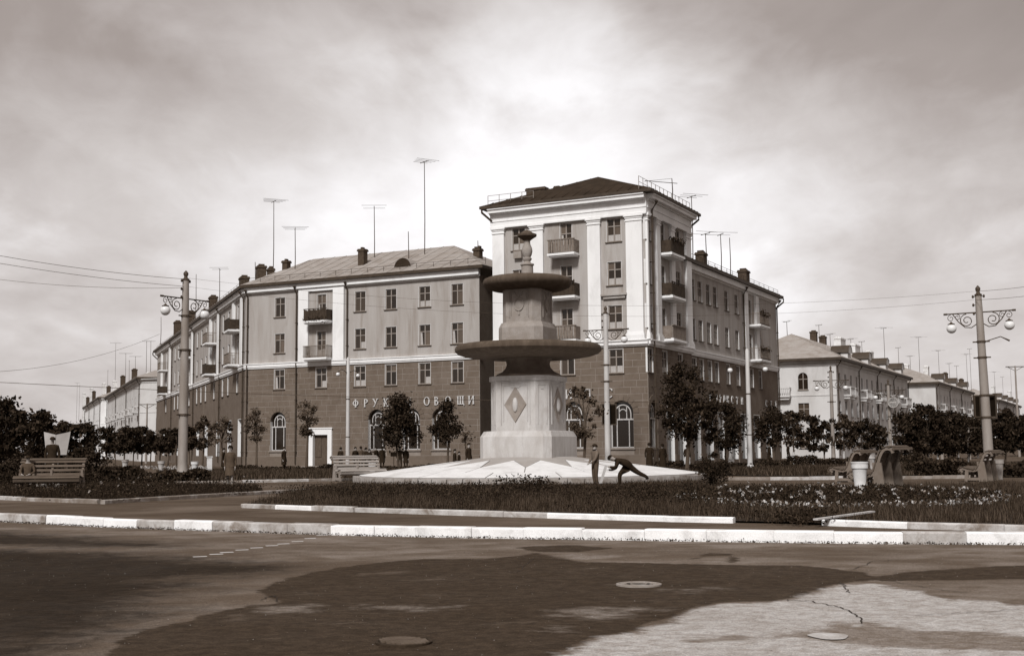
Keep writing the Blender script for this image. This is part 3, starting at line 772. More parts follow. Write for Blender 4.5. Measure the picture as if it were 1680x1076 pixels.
def band(F, root, name, x0, x1, steps, m):
    """a running moulding: list of (z0, z1, projection)"""
    b = MB()
    for z0, z1, p in steps: b.box(x0, x1, -p, -.001, z0, z1)
    return b.build(name, m, root, True, F.M)
def pilaster(F, root, x0, x1, z0, z1, p=.16, cap=True, base=True, m=None):
    b = MB(); b.box(x0, x1, -p, -.001, z0, z1)
    if cap:
        b.box(x0 - .06, x1 + .06, -p - .06, -.001, z1 - .42, z1 - .34); b.box(x0 - .05, x1 + .05, -p - .05, -.001, z1 - .22, z1 - .10); b.box(x0 - .12, x1 + .12, -p - .12, -.001, z1 - .10, z1 - .005)
    if base:
        b.box(x0 - .10, x1 + .10, -p - .10, -.001, z0, z0 + .34); b.box(x0 - .05, x1 + .05, -p - .05, -.001, z0 + .345, z0 + .48)
    return b.build('pilaster', m or M['white'], root, True, F.M)
def drainpipe(F, root, x, z0, z1, out=.14):
    b = MB(); b.tube([(x, -out, z0), (x, -out, z1 - .5), (x, -out - .35, z1)], .065, 6)
    b.lathe([(.075, z1 - .02), (.14, z1 + .12), (.12, z1 + .14)], 8, (x, -out - .35))
    for z in np.arange(z0 + 1, z1 - 1, 2.2): b.box(x - .085, x + .085, -out - .085, -.001, z, z + .06)
    return b.build('drainpipe', M['dark_metal'], root, True, F.M)

BLOCKS = []
def stone_blocks(F, root, x0, x1, z0, z1, holes, course=.46, ln=1.15, seed=0, budget=None):
    """courses of blocks standing 3 cm proud of the mortar wall, cut round the openings"""
    rr = random.Random(seed); n = int((z1 - z0) / course); ch = (z1 - z0) / n; out = []
    for j in range(n):
        za, zb = z0 + j * ch + .022, z0 + (j + 1) * ch - .022
        x = x0 - (ln * .5 if j % 2 else 0) - rr.uniform(0, .2)
        while x < x1:
            L = ln * rr.uniform(.82, 1.18); a, c2 = max(x, x0) + .020, min(x + L, x1) - .020; x += L
            segs = [(a, c2)]
            for h in holes:
                if h[3] <= za + .05 or h[2] >= zb - .05: continue
                ns = []
                for p, q in segs:
                    if h[1] + .012 <= p or h[0] - .012 >= q: ns.append((p, q)); continue
                    if h[0] - .012 > p: ns.append((p, h[0] - .012))
                    if h[1] + .012 < q: ns.append((h[1] + .012, q))
                segs = ns
            for p, q in segs:
                if q - p > .12: out.append((p, q, za, zb, rr.uniform(.008, .014)))
    return out
def place_blocks(F, root, blks, single):
    rest = MB()
    for (p, q, za, zb, pr) in blks:
        if single > 0:
            single -= 1
            w_, h_ = (q - p) / 2, (zb - za) / 2; b = MB(); e = .005
            b.loft([[(-w_, 0, -h_), (w_, 0, -h_), (w_, 0, h_), (-w_, 0, h_)], [(-w_, -pr + e, -h_), (w_, -pr + e, -h_), (w_, -pr + e, h_), (-w_, -pr + e, h_)],
                    [(-w_ + e, -pr, -h_ + e), (w_ - e, -pr, -h_ + e), (w_ - e, -pr, h_ - e), (-w_ + e, -pr, h_ - e)]])
            b.build('stone_block', M['stone'], root, True, F.mat((p + q) / 2, 0, (za + zb) / 2))
        else: rest.box(p, q, -pr, .0, za, zb)
    if rest.v:
        o = rest.build('stone_blocks', M['stone'], root, True, F.M); o['kind'] = 'stuff'

def chimney(root_part, root, x, y, z0, z1, w=.9, d=.7, rz=0.0, m=None, pots=3, cap=None):
    T = Matrix.Translation((x, y, 0)) @ Matrix.Rotation(rz, 4, 'Z')
    b = MB(T); b.box(-w / 2, w / 2, -d / 2, d / 2, z0, z1 - .22); b.box(-w / 2 - .07, w / 2 + .07, -d / 2 - .07, d / 2 + .07, z1 - .215, z1 - .08)
    b.box(-w / 2 - .03, w / 2 + .03, -d / 2 - .03, d / 2 + .03, z1 - .078, z1)
    for i in range(pots):
        xx = -w / 2 + w * (i + .5) / pots; b.box(xx - .1, xx + .1, -d * .3, d * .3, z1 + .001, z1 + .16 + .05 * (i % 2))
    return b.build('chimney', [m or M['brick']], root, True)
def antenna(root, x, y, z0, z1, rz=0.0, span=1.1, els=4, kind=0):
    T = Matrix.Translation((x, y, 0)) @ Matrix.Rotation(rz, 4, 'Z')
    b = MB(T); b.tube([(0, 0, z0), (.04, 0, (z0 + z1) / 2), (.0, 0, z1)], [.045, .04, .03], 5)
    if kind == 0:
        b.tube([(0, -.7, z1 - .06), (0, .7, z1 - .02)], .03, 4)
        for i in range(els):
            yy = -.65 + 1.3 * i / max(1, els - 1); L = span * (1 - .12 * i)
            b.tube([(-L, yy, z1 + .02), (L, yy, z1 + .05)], .014, 4)
    elif kind == 1:
        b.tube([(-span, 0, z1 - .3), (span * .2, 0, z1 - .35)], .025, 4); b.tube([(0, 0, z1), (-span, .2, z1 - .3)], .012, 4)
    b.box(-.12, .12, -.12, .12, z0, z0 + .08)
    return b.build('antenna', M['dark_metal'], root, True)

# ---- survey of the corner block
th = R(27)
u = Vector((math.cos(th), -math.sin(th), 0)); v = Vector((math.sin(th), math.cos(th), 0))
ZB = 8.75
T1 = H(1062, 562, ZB); T1.z = 0
E1 = H(787, 584, ZB); E1.z = 0
def along(p, d, px):
    r = ray(px, 735); k = r.x / r.y           # x = k*y
    return p + d * ((k * p.y - p.x) / (d.x - k * d.y))
B0 = along(E1, -u, 401)
S0 = H(257, 657, ZB); S0.z = 0
T0 = along(T1, -u, 812)
T2 = along(T1, v, 1138)
RW0 = T2 - u * .35
RW1 = along(RW0, v, 1280)
FL, FS, FE = Facade(B0, E1), Facade(S0, B0), Facade(E1, E1 + v * 13)
FT, FTR, FR = Facade(T0, T1), Facade(T1, T2), Facade(RW0, RW1)
print('SURVEY', [tuple(round(q, 1) for q in p) for p in (T0, T1, T2, RW1, E1, B0, S0)], FL.L, FS.L, FT.L, FTR.L, FR.L)
blk = thing('apartment_building', 'grey four storey apartment block with white pilasters and a five storey corner tower', 'apartment building', (T1.x, T1.y, 0))
ROWS = [6.70, 9.82, 12.95, 16.08]
WW, WH = 1.14, 1.72
ZE = 15.25                    # underside of the wings' cornice
SZ1, SZ2 = 8.55, 9.0          # belt

def shopdoor(F, x, w, h, root=blk):
    b = MB(); b.box(-w / 2, -w / 2 + .42, -.14, .3, 0, h); b.box(w / 2 - .42, w / 2, -.14, .3, 0, h); b.box(-w / 2 + .42, w / 2 - .42, -.14, .3, h - .5, h)
    b.box(-w / 2 - .08, w / 2 + .08, -.2, .3, h, h + .1)
    o = b.build('shop_door', M['white'], root, True, F.mat(x, 0, .0))
    b = MB(); W = w / 2 - .42
    b.box(-W, W, .18, .2, 0, h - .5)
    for sx in (-1, 1): b.box(sx * W * .5 - W * .42, sx * W * .5 + W * .42, .14, .178, .9 if sx < 0 else .3, h - .75)
    b.build('door_leaf', M['door'], o)
    b = MB(); b.box(-w / 2 - .2, w / 2 + .2, -.9, -.142, -.012, .15); b.build('door_step', M['mortar'], o)

def face(F, cols, rows, z_low, z_top, arches=(), doors=(), dcols=(), blocks=True, seed=0, single=0, wtop=None, sill_z=1.45, whites=()):
    """one facade: cols of windows on rows, dcols = columns of balcony doors [(x, rows)]"""
    holes = []
    for x in cols:
        for z in rows: holes.append(window(F, blk, x, z, WW, WH))
    for x, zr in dcols:
        for z in rows:
            if z in zr: holes.append(window(F, blk, x, z - .62, 1.0, WH + .62, 'door'))
            else: holes.append(window(F, blk, x, z, WW, WH))
    ah = []
    for x, w, z0, z1 in arches:
        arched_window(F, blk, x, z0, z1, w); ah.append((x - w / 2, x + w / 2, z0, z1))
    for x, w, h in doors:
        shopdoor(F, x, w, h); ah.append((x - w / 2, x + w / 2, 0, h))
    for x, w, z0, z1 in whites:                                # tall shop windows with white jambs
        b = MB(); b.box(-w / 2, -w / 2 + .05, .003, .3, z0, z1); b.box(w / 2 - .05, w / 2, .003, .3, z0, z1); b.box(-w / 2 + .05, w / 2 - .05, .003, .3, z1 - .05, z1)
        o = b.build('shop_window', M['white'], blk, True, F.mat(x, 0, 0))
        b = MB(); b.poly([(-w / 2 + .05, .28, z0), (w / 2 - .05, .28, z0), (w / 2 - .05, .28, z1 - .05), (-w / 2 + .05, .28, z1 - .05)]); b.build('pane', M['glass'], o)
        b = MB(); zm = z0 + (z1 - z0) * .7; b.box(-w / 2 + .05, w / 2 - .05, .2, .27, zm - .05, zm + .05); b.box(-.04, .04, .205, .27, z0, zm - .05); b.build('sash', M['frame_white'], o)
        ah.append((x - w / 2, x + w / 2, z0, z1))
    b = MB(F.M)
    wall_mesh(b, 0, F.L, SZ1, z_top, holes, 0)
    b.build('upper_wall', M['wall_up'], blk, True)
    b = MB(F.M)
    wall_mesh(b, 0, F.L, -.1, SZ1, holes + ah, 0)
    for x, w, z0, z1 in arches: arch_spandrel(b, x, w, z1, 0)
    b.build('lower_wall', M['mortar'] if blocks else M['stone'], blk, True)
    xs = sorted([(h[0], h[1]) for h in ah if h[2] < .5]); cur_ = 0
    for a, c2 in xs + [(F.L, F.L)]:
        if a > cur_ + .05:
            b = MB(F.M); b.box(cur_, a - .002, -.09, -.001, -.05, .95); b.build('plinth', M['stone'], blk, True)
        cur_ = c2 + .002
    if blocks:
        bl = stone_blocks(F, blk, 0.02, F.L - .02, .97, SZ1 - .02, [(h[0], h[1], h[2] - .08, h[3]) for h in holes] + [(h[0] - .02, h[1] + .02, h[2] - .1, h[3]) for h in ah], seed=seed)
        bl.sort(key=lambda q: (q[2] < 2, rr_[0].random()))
        place_blocks(F, blk, bl, single)
        # arch rings: wedge blocks round each head
        for x, w, z0, z1 in arches:
            r = w / 2; zs = z1 - r; b = MB(F.M); n = 9
            for k in range(n):
                a0, a1 = math.pi * (k + .04) / n, math.pi * (k + .96) / n
                q = [(r + .02, a0), (r + .02, a1), (r + .42, a1), (r + .42, a0)]
                p = [(x - rad * math.cos(a), zs + rad * math.sin(a)) for rad, a in q]
                b.add([(p[i][0], -.045, p[i][1]) for i in range(4)] + [(p[i][0], 0, p[i][1]) for i in range(4)], [(3, 2, 1, 0), (0, 1, 5, 4), (1, 2, 6, 5), (2, 3, 7, 6), (3, 0, 4, 7)])
            b.build('arch_ring', M['stone'], blk, True)
    return holes
rr_ = [random.Random(5)]

# left wing, front
fx = FL.s_at
cols = [fx(457), fx(590), fx(641), fx(697), fx(751)]
xd = fx(526)
AZ0, AZ1 = 1.45, 4.75
arch_cols = [(fx(456), 1.65, AZ0, AZ1), (fx(618), 1.65, AZ0, AZ1), (fx(675), 1.65, AZ0, AZ1), (fx(724), 1.65, AZ0, AZ1)]
face(FL, cols, ROWS[:3], 0, ZE, arch_cols, [(fx(526.5), 2.35, 3.25)], [(xd, (ROWS[1], ROWS[2]))], True, 1, 165)
band(FL, blk, 'belt_course', 0, FL.L + .1, [(SZ1, SZ1 + .12, .10), (SZ1 + .12, SZ2 - .08, .16), (SZ2 - .08, SZ2, .22)], M['white'])
band(FL, blk, 'cornice', 0, FL.L + .1, [(ZE - .12, ZE, .08), (ZE, ZE + .34, .34), (ZE + .34, ZE + .42, .40)], M['white'])
x0, x1 = fx(490), fx(507)
for a, c2 in ((fx(490), fx(506)), (fx(547), fx(565))): pilaster(FL, blk, a, c2, SZ2, ZE - .13, .22, False, False)
b = MB(FL.M); b.box(fx(506) + .002, fx(547) - .002, -.2, -.002, 14.95, ZE - .13); b.build('bay_head', M['white'], blk, True)
for z, st in ((ROWS[1] - .62, 'panel'), (ROWS[2] - .62, 'panel')): balcony(FL, blk, xd, z, fx(545) - fx(506), 1.0, st if z > 10 else 'bars', clutter=2 if z > 10 else False)
for px in (405, 486, 570): drainpipe(FL, blk, fx(px), .3, ZE + .1)

# left wing, street side
fs = FS.s_at
colsS = [fs(q) for q in (405, 373, 364, 336, 328.5, 321.5, 297, 290.5, 285)]
dS = [(fs(388), ROWS[1:3]), (fs(350), ROWS[1:3]), (fs(309), ROWS[1:3]), (fs(271), ROWS[1:3])]
colsS = [x for x in colsS if 1 < x < FS.L - .8]
wS = [(fs(q), 2.2, .5, 4.3) for q in (393, 376, 357, 338, 324, 306, 291, 279, 268)]
face(FS, colsS, ROWS[:3], 0, ZE, (), (), dS, False, 2, whites=wS)
band(FS, blk, 'belt_course', -.1, FS.L, [(SZ1, SZ1 + .12, .10), (SZ1 + .12, SZ2 - .08, .16), (SZ2 - .08, SZ2, .22)], M['white'])
band(FS, blk, 'cornice', -.1, FS.L, [(ZE - .12, ZE, .08), (ZE, ZE + .34, .34), (ZE + .34, ZE + .42, .40)], M['white'])
for px in (395.5, 382, 357, 344, 314, 303, 277, 264): x = fs(px); pilaster(FS, blk, x - .45, x + .45, SZ2, ZE - .13, .2, False, False)
for i, px in enumerate((388, 350, 309, 271)):
    for z in ROWS[1:3]: balcony(FS, blk, fs(px), z - .62, 2.7, 1.1, 'panel' if (i + (z > 10)) % 2 else 'bars')
for px in (399, 360, 317, 281): drainpipe(FS, blk, fs(px), .3, ZE + .1)

# end wall of the left wing, in the gap beside the tower
b = MB(FE.M); wall_mesh(b, 0, FE.L, -.1, ZE, [], 0); b.build('end_wall', M['stone'], blk, True)

# tower, front
ZT = 17.85
ft = FT.s_at
cT = [ft(1013)]
dT = [(ft(933), ROWS[1:4]), (ft(854), [])]
aT = [(ft(1021), 1.75, AZ0, AZ1), (ft(941), 1.65, AZ0, AZ1), (ft(850), 1.65, AZ0, AZ1)]
face(FT, cT, ROWS, 0, ZT, aT, (), dT, True, 3, 135)
p1 = .02
for a, c2 in ((811, 831), (874, 896), (970, 991), (1034, 1061)):
    pilaster(FT, blk, max(.0, ft(a)), min(FT.L - .001, ft(c2)), SZ2, ZT, .18)
band(FT, blk, 'belt_course', -.12, FT.L + .12, [(SZ1, SZ1 + .12, .12), (SZ1 + .12, SZ2 - .08, .24), (SZ2 - .08, SZ2, .32)], M['white'])
ENT = [(ZT, ZT + .12, .26), (ZT + .12, ZT + .5, .17), (ZT + .5, ZT + .58, .22), (ZT + .58, ZT + 1.02, .19), (ZT + 1.02, ZT + 1.12, .34), (ZT + 1.12, ZT + 1.36, .62), (ZT + 1.36, ZT + 1.46, .72)]
band(FT, blk, 'entablature', -.17, FT.L + .17, ENT, M['white'])
wT = 2.15
balcony(FT, blk, ft(933), ROWS[3] - .62, wT, 1.0, 'solid'); balcony(FT, blk, ft(933), ROWS[2] - .62, wT, 1.0, 'panel', clutter=1)
balcony(FT, blk, ft(933), ROWS[1] - .62, wT, .9, 'solid')
b = MB(FT.M); x = ft(1013); b.box(x - 1.0, x + 1.0, -.28, -.001, ROWS[2] - .75, ROWS[2] - .62); b.box(x - .85, x + .85, -.18, -.001, ROWS[2] - .95, ROWS[2] - .752); b.build('window_ledge', M['wall_up'], blk, True)
# small basket under the upper window behind the fountain's top
b = MB(FT.M); x = ft(854); b.box(x - .3, x + .35, -.3, -.03, ROWS[3] - .62, ROWS[3] - .1); b.build('window_basket', M['frame'], blk, True)

# tower, right face
fr = FTR.s_at
hT = face(FTR, [fr(1070), fr(1119.5)], ROWS, 0, ZT, [(fr(1074), 1.6, AZ0, AZ1)], (), [(fr(1094), ROWS[1:4])], True, 4, 0, whites=[(fr(1101), 1.7, .3, 4.4), (fr(1120), 1.9, .15, 4.4)])
for a, c2 in ((1062, 1067.5), (1081, 1087), (1105, 1111), (1130, 1138)):
    pilaster(FTR, blk, max(.0, fr(a)), min(FTR.L - .001, fr(c2)), SZ2, ZT, .18)
band(FTR, blk, 'belt_course', -.0, FTR.L + .12, [(SZ1, SZ1 + .12, .121), (SZ1 + .12, SZ2 - .08, .241), (SZ2 - .08, SZ2, .321)], M['white'])
band(FTR, blk, 'entablature', -.0, FTR.L + .17, [(a, c2, p + .002) for a, c2, p in ENT], M['white'])
for z, st in zip(ROWS[1:4], ('solid', 'panel', 'panel')): balcony(FTR, blk, fr(1099), z - .62, 2.9, 1.0, st, clutter=1 if z > 15 else False)
drainpipe(FTR, blk, .75, .3, ZT + .9, .26)
# tower's hidden sides
b = MB(); TI0, TI1 = T0 + v * FTR.L, T2
for p, q in ((T2, TI0), (TI0, T0)): b.poly([(p.x, p.y, 0), (q.x, q.y, 0), (q.x, q.y, ZT + 1.3), (p.x, p.y, ZT + 1.3)])
b.build('rear_wall', M['wall_up'], blk, True)

# right wing
fw = FR.s_at
colsR = [fw(q) for q in (1142.5, 1154.5, 1168, 1179.5, 1198, 1214.5, 1251)]
colsR = [x for x in colsR if x > .6]
wR = [(fw(q), 2.0, .4, 4.3) for q in (1144, 1165, 1185, 1206, 1222, 1243, 1262)]
face(FR, colsR, ROWS[:3], 0, ZE, (), (), [(fw(1237), ROWS[1:3])], False, 6, whites=wR)
band(FR, blk, 'belt_course', 0, FR.L + .1, [(SZ1, SZ1 + .12, .10), (SZ1 + .12, SZ2 - .08, .16), (SZ2 - .08, SZ2, .22)], M['white'])
band(FR, blk, 'cornice', 0, FR.L + .1, [(ZE - .12, ZE, .08), (ZE, ZE + .34, .34), (ZE + .34, ZE + .42, .40)], M['white'])
for a in (1228, 1246): x = fw(a); pilaster(FR, blk, x - .5, x + .5, SZ2, ZE - .13, .2, False, False)
for z in ROWS[1:3]: balcony(FR, blk, fw(1242), z - .62, 3.2, 1.1, 'bars', clutter=1)
for px in (1224, 1279): drainpipe(FR, blk, fw(px), .3, ZE + .1)
RI1 = RW1 - u * 12
b = MB(); b.poly([(RW1.x, RW1.y, 0), (RI1.x, RI1.y, 0), (RI1.x, RI1.y, ZE + .3), (RW1.x, RW1.y, ZE + .3)]); b.build('end_wall', M['wall_up'], blk, True)

# shop lettering: thick and thin strokes with serifs
def glyph(ch):
    k, n = .15, .075       # thick, thin
    def v_(x, w=k, z0=0, z1=1): return [(x - w / 2, z0), (x + w / 2, z0), (x + w / 2, z1), (x - w / 2, z1)]
    def h_(x0, x1, z, w=n): return [(x0, z - w / 2), (x1, z - w / 2), (x1, z + w / 2), (x0, z + w / 2)]
    def d_(x0, z0, x1, z1, w): return [(x0 - w / 2, z0), (x0 + w / 2, z0), (x1 + w / 2, z1), (x1 - w / 2, z1)]
    def ring(cx, cz, rx, rz_, t, a0=0, a1=360, N=20):
        out = []
        for i in range(N):
            p, q = R(a0 + (a1 - a0) * i / N), R(a0 + (a1 - a0) * (i + 1) / N)
            P = lambda a, s_: (cx + (rx - s_ * t * (abs(math.cos(a)) * .6 + .4)) * math.cos(a), cz + (rz_ - s_ * n) * math.sin(a))
            out.append([P(p, 1), P(p, 0), P(q, 0), P(q, 1)])
        return out
    sf = lambda x, z: h_(x - .14, x + .14, z + (n / 2 if z < .5 else -n / 2), n * .9)
    G = {'Ф': [v_(.42), sf(.42, 0), sf(.42, 1)] + ring(.42, .5, .42, .34, k),
         'Р': [v_(.14), sf(.14, 0)] + ring(.2, .73, .4, .27, k, -90, 90, 12) + [h_(.14, .24, .98), h_(.14, .24, .50)],
         'У': [d_(.08, 1, .40, .42, k), d_(.2, .0, .66, 1, n * 1.2), h_(.02, .24, .04), sf(.1, 1), sf(.66, 1)],
         'К': [v_(.14), sf(.14, 0), sf(.14, 1), d_(.2, .45, .58, 1, n * 1.2), d_(.62, 0, .28, .58, k), sf(.62, 1), sf(.66, 0)],
         'Т': [v_(.38), sf(.38, 0), h_(.02, .74, .96), v_(.05, n, .8, .96), v_(.71, n, .8, .96)],
         'Ы': [v_(.12), sf(.12, 0), sf(.12, 1), v_(.8), sf(.8, 0), sf(.8, 1)] + ring(.16, .27, .36, .27, k, -90, 90, 12) + [h_(.12, .2, .04), h_(.12, .2, .52)],
         'О': ring(.42, .5, .42, .52, k * 1.1), 'С': ring(.42, .5, .42, .52, k * 1.1, 40, 320) + [v_(.72, n, .72, .95)],
         'В': [v_(.14), h_(.1, .24, .98), h_(.1, .24, .52), h_(.1, .24, .03)] + ring(.2, .76, .36, .25, k, -90, 90, 12) + ring(.2, .26, .42, .28, k, -90, 90, 12),
         'Е': [v_(.14), h_(.05, .62, .96), h_(.14, .5, .5), h_(.05, .66, .04), v_(.6, n, .78, .96), v_(.64, n, .04, .24), v_(.5, n, .4, .6)],
         'Щ': [v_(.12), v_(.46), v_(.8), h_(.05, .96, .04), v_(.95, n, -.16, .04), sf(.12, 1), sf(.46, 1), sf(.8, 1)],
         'И': [v_(.12), v_(.68), d_(.14, .05, .66, .95, n * 1.3), sf(.12, 0), sf(.12, 1), sf(.68, 0), sf(.68, 1)],
         'А': [d_(.08, 0, .36, 1, n * 1.2), d_(.66, 0, .36, 1, k), h_(.18, .54, .34), sf(.08, 0), sf(.66, 0)],
         'Л': [d_(.06, 0, .3, 1, n * 1.2), v_(.66), h_(.28, .7, .96), sf(.66, 0), sf(.08, 0)],
         'П': [v_(.12), v_(.66), h_(.08, .7, .96), sf(.12, 0), sf(.66, 0)]}
    return G[ch]
def letters(F, text, xs, z, hgt, wscale=1.0):
    for i, (ch, x) in enumerate(zip(text, xs)):
        b = MB()
        for j, q in enumerate(glyph(ch)):
            yy = -.115 - .0015 * (j % 7)
            pts = [((p[0] - .4) * hgt * wscale, p[1] * hgt) for p in q]
            b.add([(p[0], yy, p[1]) for p in pts] + [(p[0], -.05, p[1]) for p in pts], [(0, 1, 2, 3), (0, 4, 5, 1), (1, 5, 6, 2), (2, 6, 7, 3), (3, 7, 4, 0)])
        b.build('letter', M['letter'], blk, True, F.mat(x, 0, z))
letters(FL, 'ФРУКТЫ', [fx(q) for q in (584, 602, 617, 634.5, 652, 669)], 4.98, .66, 1.0)
letters(FL, 'ОВОЩИ', [fx(q) for q in (701, 718, 736, 756, 774.5)], 4.98, .66, 1.0)
letters(FT, 'ИПС', [ft(q) for q in (935, 966, 1002)], 4.98, .66)
letters(FR, 'ТАРЛИСТИ', [fw(q) for q in (1165.5, 1177, 1183, 1189, 1194.5, 1202, 1210, 1218)], 5.1, .62)
letters(FR, 'СТИ', [fw(q) for q in (1258, 1266, 1274)], 5.1, .62)

# ---- roofs
def offset_poly(pts, d):
    """open polyline of plan points moved outward (to the right of travel) by d with mitred corners"""
    out = []
    for i, p in enumerate(pts):
        ns = []
        if i > 0: t = (pts[i] - pts[i - 1]).normalized(); ns.append(Vector((t.y, -t.x, 0)))
        if i < len(pts) - 1: t = (pts[i + 1] - pts[i]).normalized(); ns.append(Vector((t.y, -t.x, 0)))
        n = sum(ns, Vector((0, 0, 0))).normalized(); out.append(p + n * (d / n.dot(ns[0])))
    return out
def wing_roof(pl, wid, z, zr, ov, m, hip0=6.0, hip1=6.0, eave_h=.26, seams=0.0, name='roof'):
    t0 = (pl[1] - pl[0]).normalized(); t1 = (pl[-1] - pl[-2]).normalized()
    ext = [pl[0] - t0 * ov] + pl[1:-1] + [pl[-1] + t1 * ov]
    o_ = offset_poly(ext, ov); i_ = offset_poly(ext, -wid - ov); r_ = offset_poly(pl, -wid / 2)
    r_[0] = r_[0] + t0 * hip0; r_[-1] = r_[-1] - t1 * hip1
    b = MB(); up = lambda p, zz: (p.x, p.y, zz)
    n = len(pl); ze = z + eave_h
    for i in range(n - 1):
        b.poly([up(o_[i], ze), up(o_[i + 1], ze), up(r_[i + 1], zr), up(r_[i], zr)])
        b.poly([up(i_[i + 1], ze), up(i_[i], ze), up(r_[i], zr), up(r_[i + 1], zr)])
        b.poly([up(o_[i], z), up(o_[i + 1], z), up(o_[i + 1], ze - .003), up(o_[i], ze - .003)], 1)
        b.poly([up(o_[i], z), up(i_[i], z), up(i_[i + 1], z), up(o_[i + 1], z)], 1)
    b.poly([up(i_[0], ze), up(o_[0], ze), up(r_[0], zr)]); b.poly([up(o_[-1], ze), up(i_[-1], ze), up(r_[-1], zr)])
    b.poly([up(i_[0], z), up(o_[0], z), up(o_[0], ze - .003), up(i_[0], ze - .003)], 1); b.poly([up(o_[-1], z), up(i_[-1], z), up(i_[-1], ze - .003), up(o_[-1], ze - .003)], 1)
    root = b.build(name, [m, M['dark_metal']], blk, True)
    # standing seams down the slopes, ridge capping and a low snow rail above the gutter
    sb = MB()
    for i in range(n - 1):
        L = (o_[i + 1] - o_[i]).length; k = int(L / 1.25)
        for j in range(1, k):
            f_ = j / k; a = o_[i].lerp(o_[i + 1], f_); tt = (o_[i + 1] - o_[i]).normalized()
            # foot of the seam's top on the ridge, or on the hip line
            top = r_[i].lerp(r_[i + 1], f_)
            s0 = (a - r_[i]).dot(tt); s1 = (r_[i + 1] - a).dot(tt)
            w_ = (r_[i] - o_[i]).cross(tt).length; nn = Vector((-tt.y, tt.x, 0)); fr_ = 1.0
            if s0 < 0: fr_ = max(.05, 1 + s0 / max(.01, (r_[i] - o_[i]).dot(tt)))
            if s1 < 0: fr_ = max(.05, 1 + s1 / max(.01, -(r_[i + 1] - o_[i + 1]).dot(tt)))
            c2 = a + nn * (w_ * fr_); zz = ze + (zr - ze) * fr_
            sb.tube([(a.x, a.y, ze + .02), (c2.x, c2.y, zz + .02)], .022, 4)
    if sb.v: q = sb.build('roof_seam', m, root); q['kind'] = 'stuff'
    rb = MB()
    for i in range(n - 1):
        ii = offset_poly(ext, ov - .55); a, c2 = ii[i], ii[i + 1]; zz = ze + .2; L = (c2 - a).length; k = max(2, int(L / 1.6))
        rb.tube([(a.x, a.y, zz + .42), (c2.x, c2.y, zz + .42)], .016, 4); rb.tube([(a.x, a.y, zz + .22), (c2.x, c2.y, zz + .22)], .012, 4)
        for j in range(k + 1):
            p = a.lerp(c2, j / k); rb.tube([(p.x, p.y, zz - .1), (p.x, p.y, zz + .44)], .018, 4)
    rb.build('roof_rail', M['dark_metal'], root)
    return root
ZG = ZE + .43
ZRL = 19.0
wing_roof([S0, B0, E1], 13, ZG, ZRL, .62, M['roof_light'], 6, 6)
wing_roof([RW0 - v * 2, RW1], 12, ZG, ZRL - .4, .62, M['roof_dark'], 0.5, 5.5)
ZTG = ZT + 1.47
ov = .78
ctr = T1 - u * (FT.L / 2) + v * (FTR.L / 2)
corners = [T0 - u * ov - v * ov, T1 + u * ov - v * ov, T2 + u * ov + v * ov, TI0 - u * ov + v * ov]
b = MB(); zt_ = HZ(975, 293, ctr.y)
ra, rb2 = ctr + u * .65 - v * .3, ctr + u * .65 + v * .3
P3 = lambda p, z: (p.x, p.y, z)
ze = ZTG + .2
b.poly([P3(corners[0], ze), P3(corners[1], ze), P3(ra, zt_)]); b.poly([P3(corners[1], ze), P3(corners[2], ze), P3(rb2, zt_), P3(ra, zt_)])
b.poly([P3(corners[2], ze), P3(corners[3], ze), P3(rb2, zt_)]); b.poly([P3(corners[3], ze), P3(corners[0], ze), P3(ra, zt_), P3(rb2, zt_)])
for i in range(4): p, q = corners[i], corners[(i + 1) % 4]; b.poly([P3(p, ZTG), P3(q, ZTG), P3(q, ze - .003), P3(p, ze - .003)], 1)
b.poly([P3(p, ZTG) for p in corners[::-1]], 1)
troof = b.build('roof', [M['roof_dark'], M['dark_metal']], blk, True)
sb = MB()
for (p, q) in ((corners[0], corners[1]), (corners[1], corners[2])):
    for j in range(1, 16):
        f_ = j / 16; a = p.lerp(q, f_); k = 1 - abs(2 * f_ - 1); c2 = a.lerp((p + q) / 2, 0) ; mid = (p + q) / 2; inn = (ctr - mid)
        e_ = a + inn * k * .97; sb.tube([(a.x, a.y, ze + .03), (e_.x, e_.y, ze + (zt_ - ze) * k * .97 + .03)], .03, 4)
q = sb.build('roof_seam', M['roof_dark'], troof); q['kind'] = 'stuff'
for (p, q, f0, f1) in ((corners[0], corners[1], 0.02, .3), (corners[1], corners[2], 0, 1)):
    rb = MB()
    inn = (ctr - (p + q) / 2).normalized() * .9; k = int(12 * (f1 - f0)) + 1
    for j in range(k + 1):
        a = p.lerp(q, f0 + (f1 - f0) * j / k) + inn; rb.tube([(a.x, a.y, ze), (a.x, a.y, ze + .95)], .022, 4)
    a, c2 = p.lerp(q, f0) + inn, p.lerp(q, f1) + inn
    for zz in (.55, .95): rb.tube([(a.x, a.y, ze + zz), (c2.x, c2.y, ze + zz)], .018, 4)
    rb.build('roof_rail', M['pole'], troof)
# gutters' corner spouts under the tower eaves
for p, dr in ((corners[0], -u), (corners[2], v)):
    b = MB(); a = p + (ctr - p).normalized() * .2; e_ = p + (ctr - p).normalized() * 1.15
    b.tube([(a.x, a.y, ZTG + .02), (a.x, a.y, ZTG - .25), (e_.x, e_.y, ZTG - 1.05)], .085, 6)
    b.build('rain_spout', M['dark_metal'], blk, True)
# spouts at the wing corners
for p, iv in ((RW1 + u * .6 + v * .6, -u - v), (S0 - v * 0 + (S0 - B0).normalized() * .6 + FS.n * -.6, FS.n + FS.t)):
    iv = iv.normalized(); b = MB(); b.tube([(p.x, p.y, ZG), (p.x, p.y, ZG - .3), ((p + iv * .9).x, (p + iv * .9).y, ZG - 1.0)], .08, 6)
    b.build('rain_spout', M['dark_metal'], blk, True)
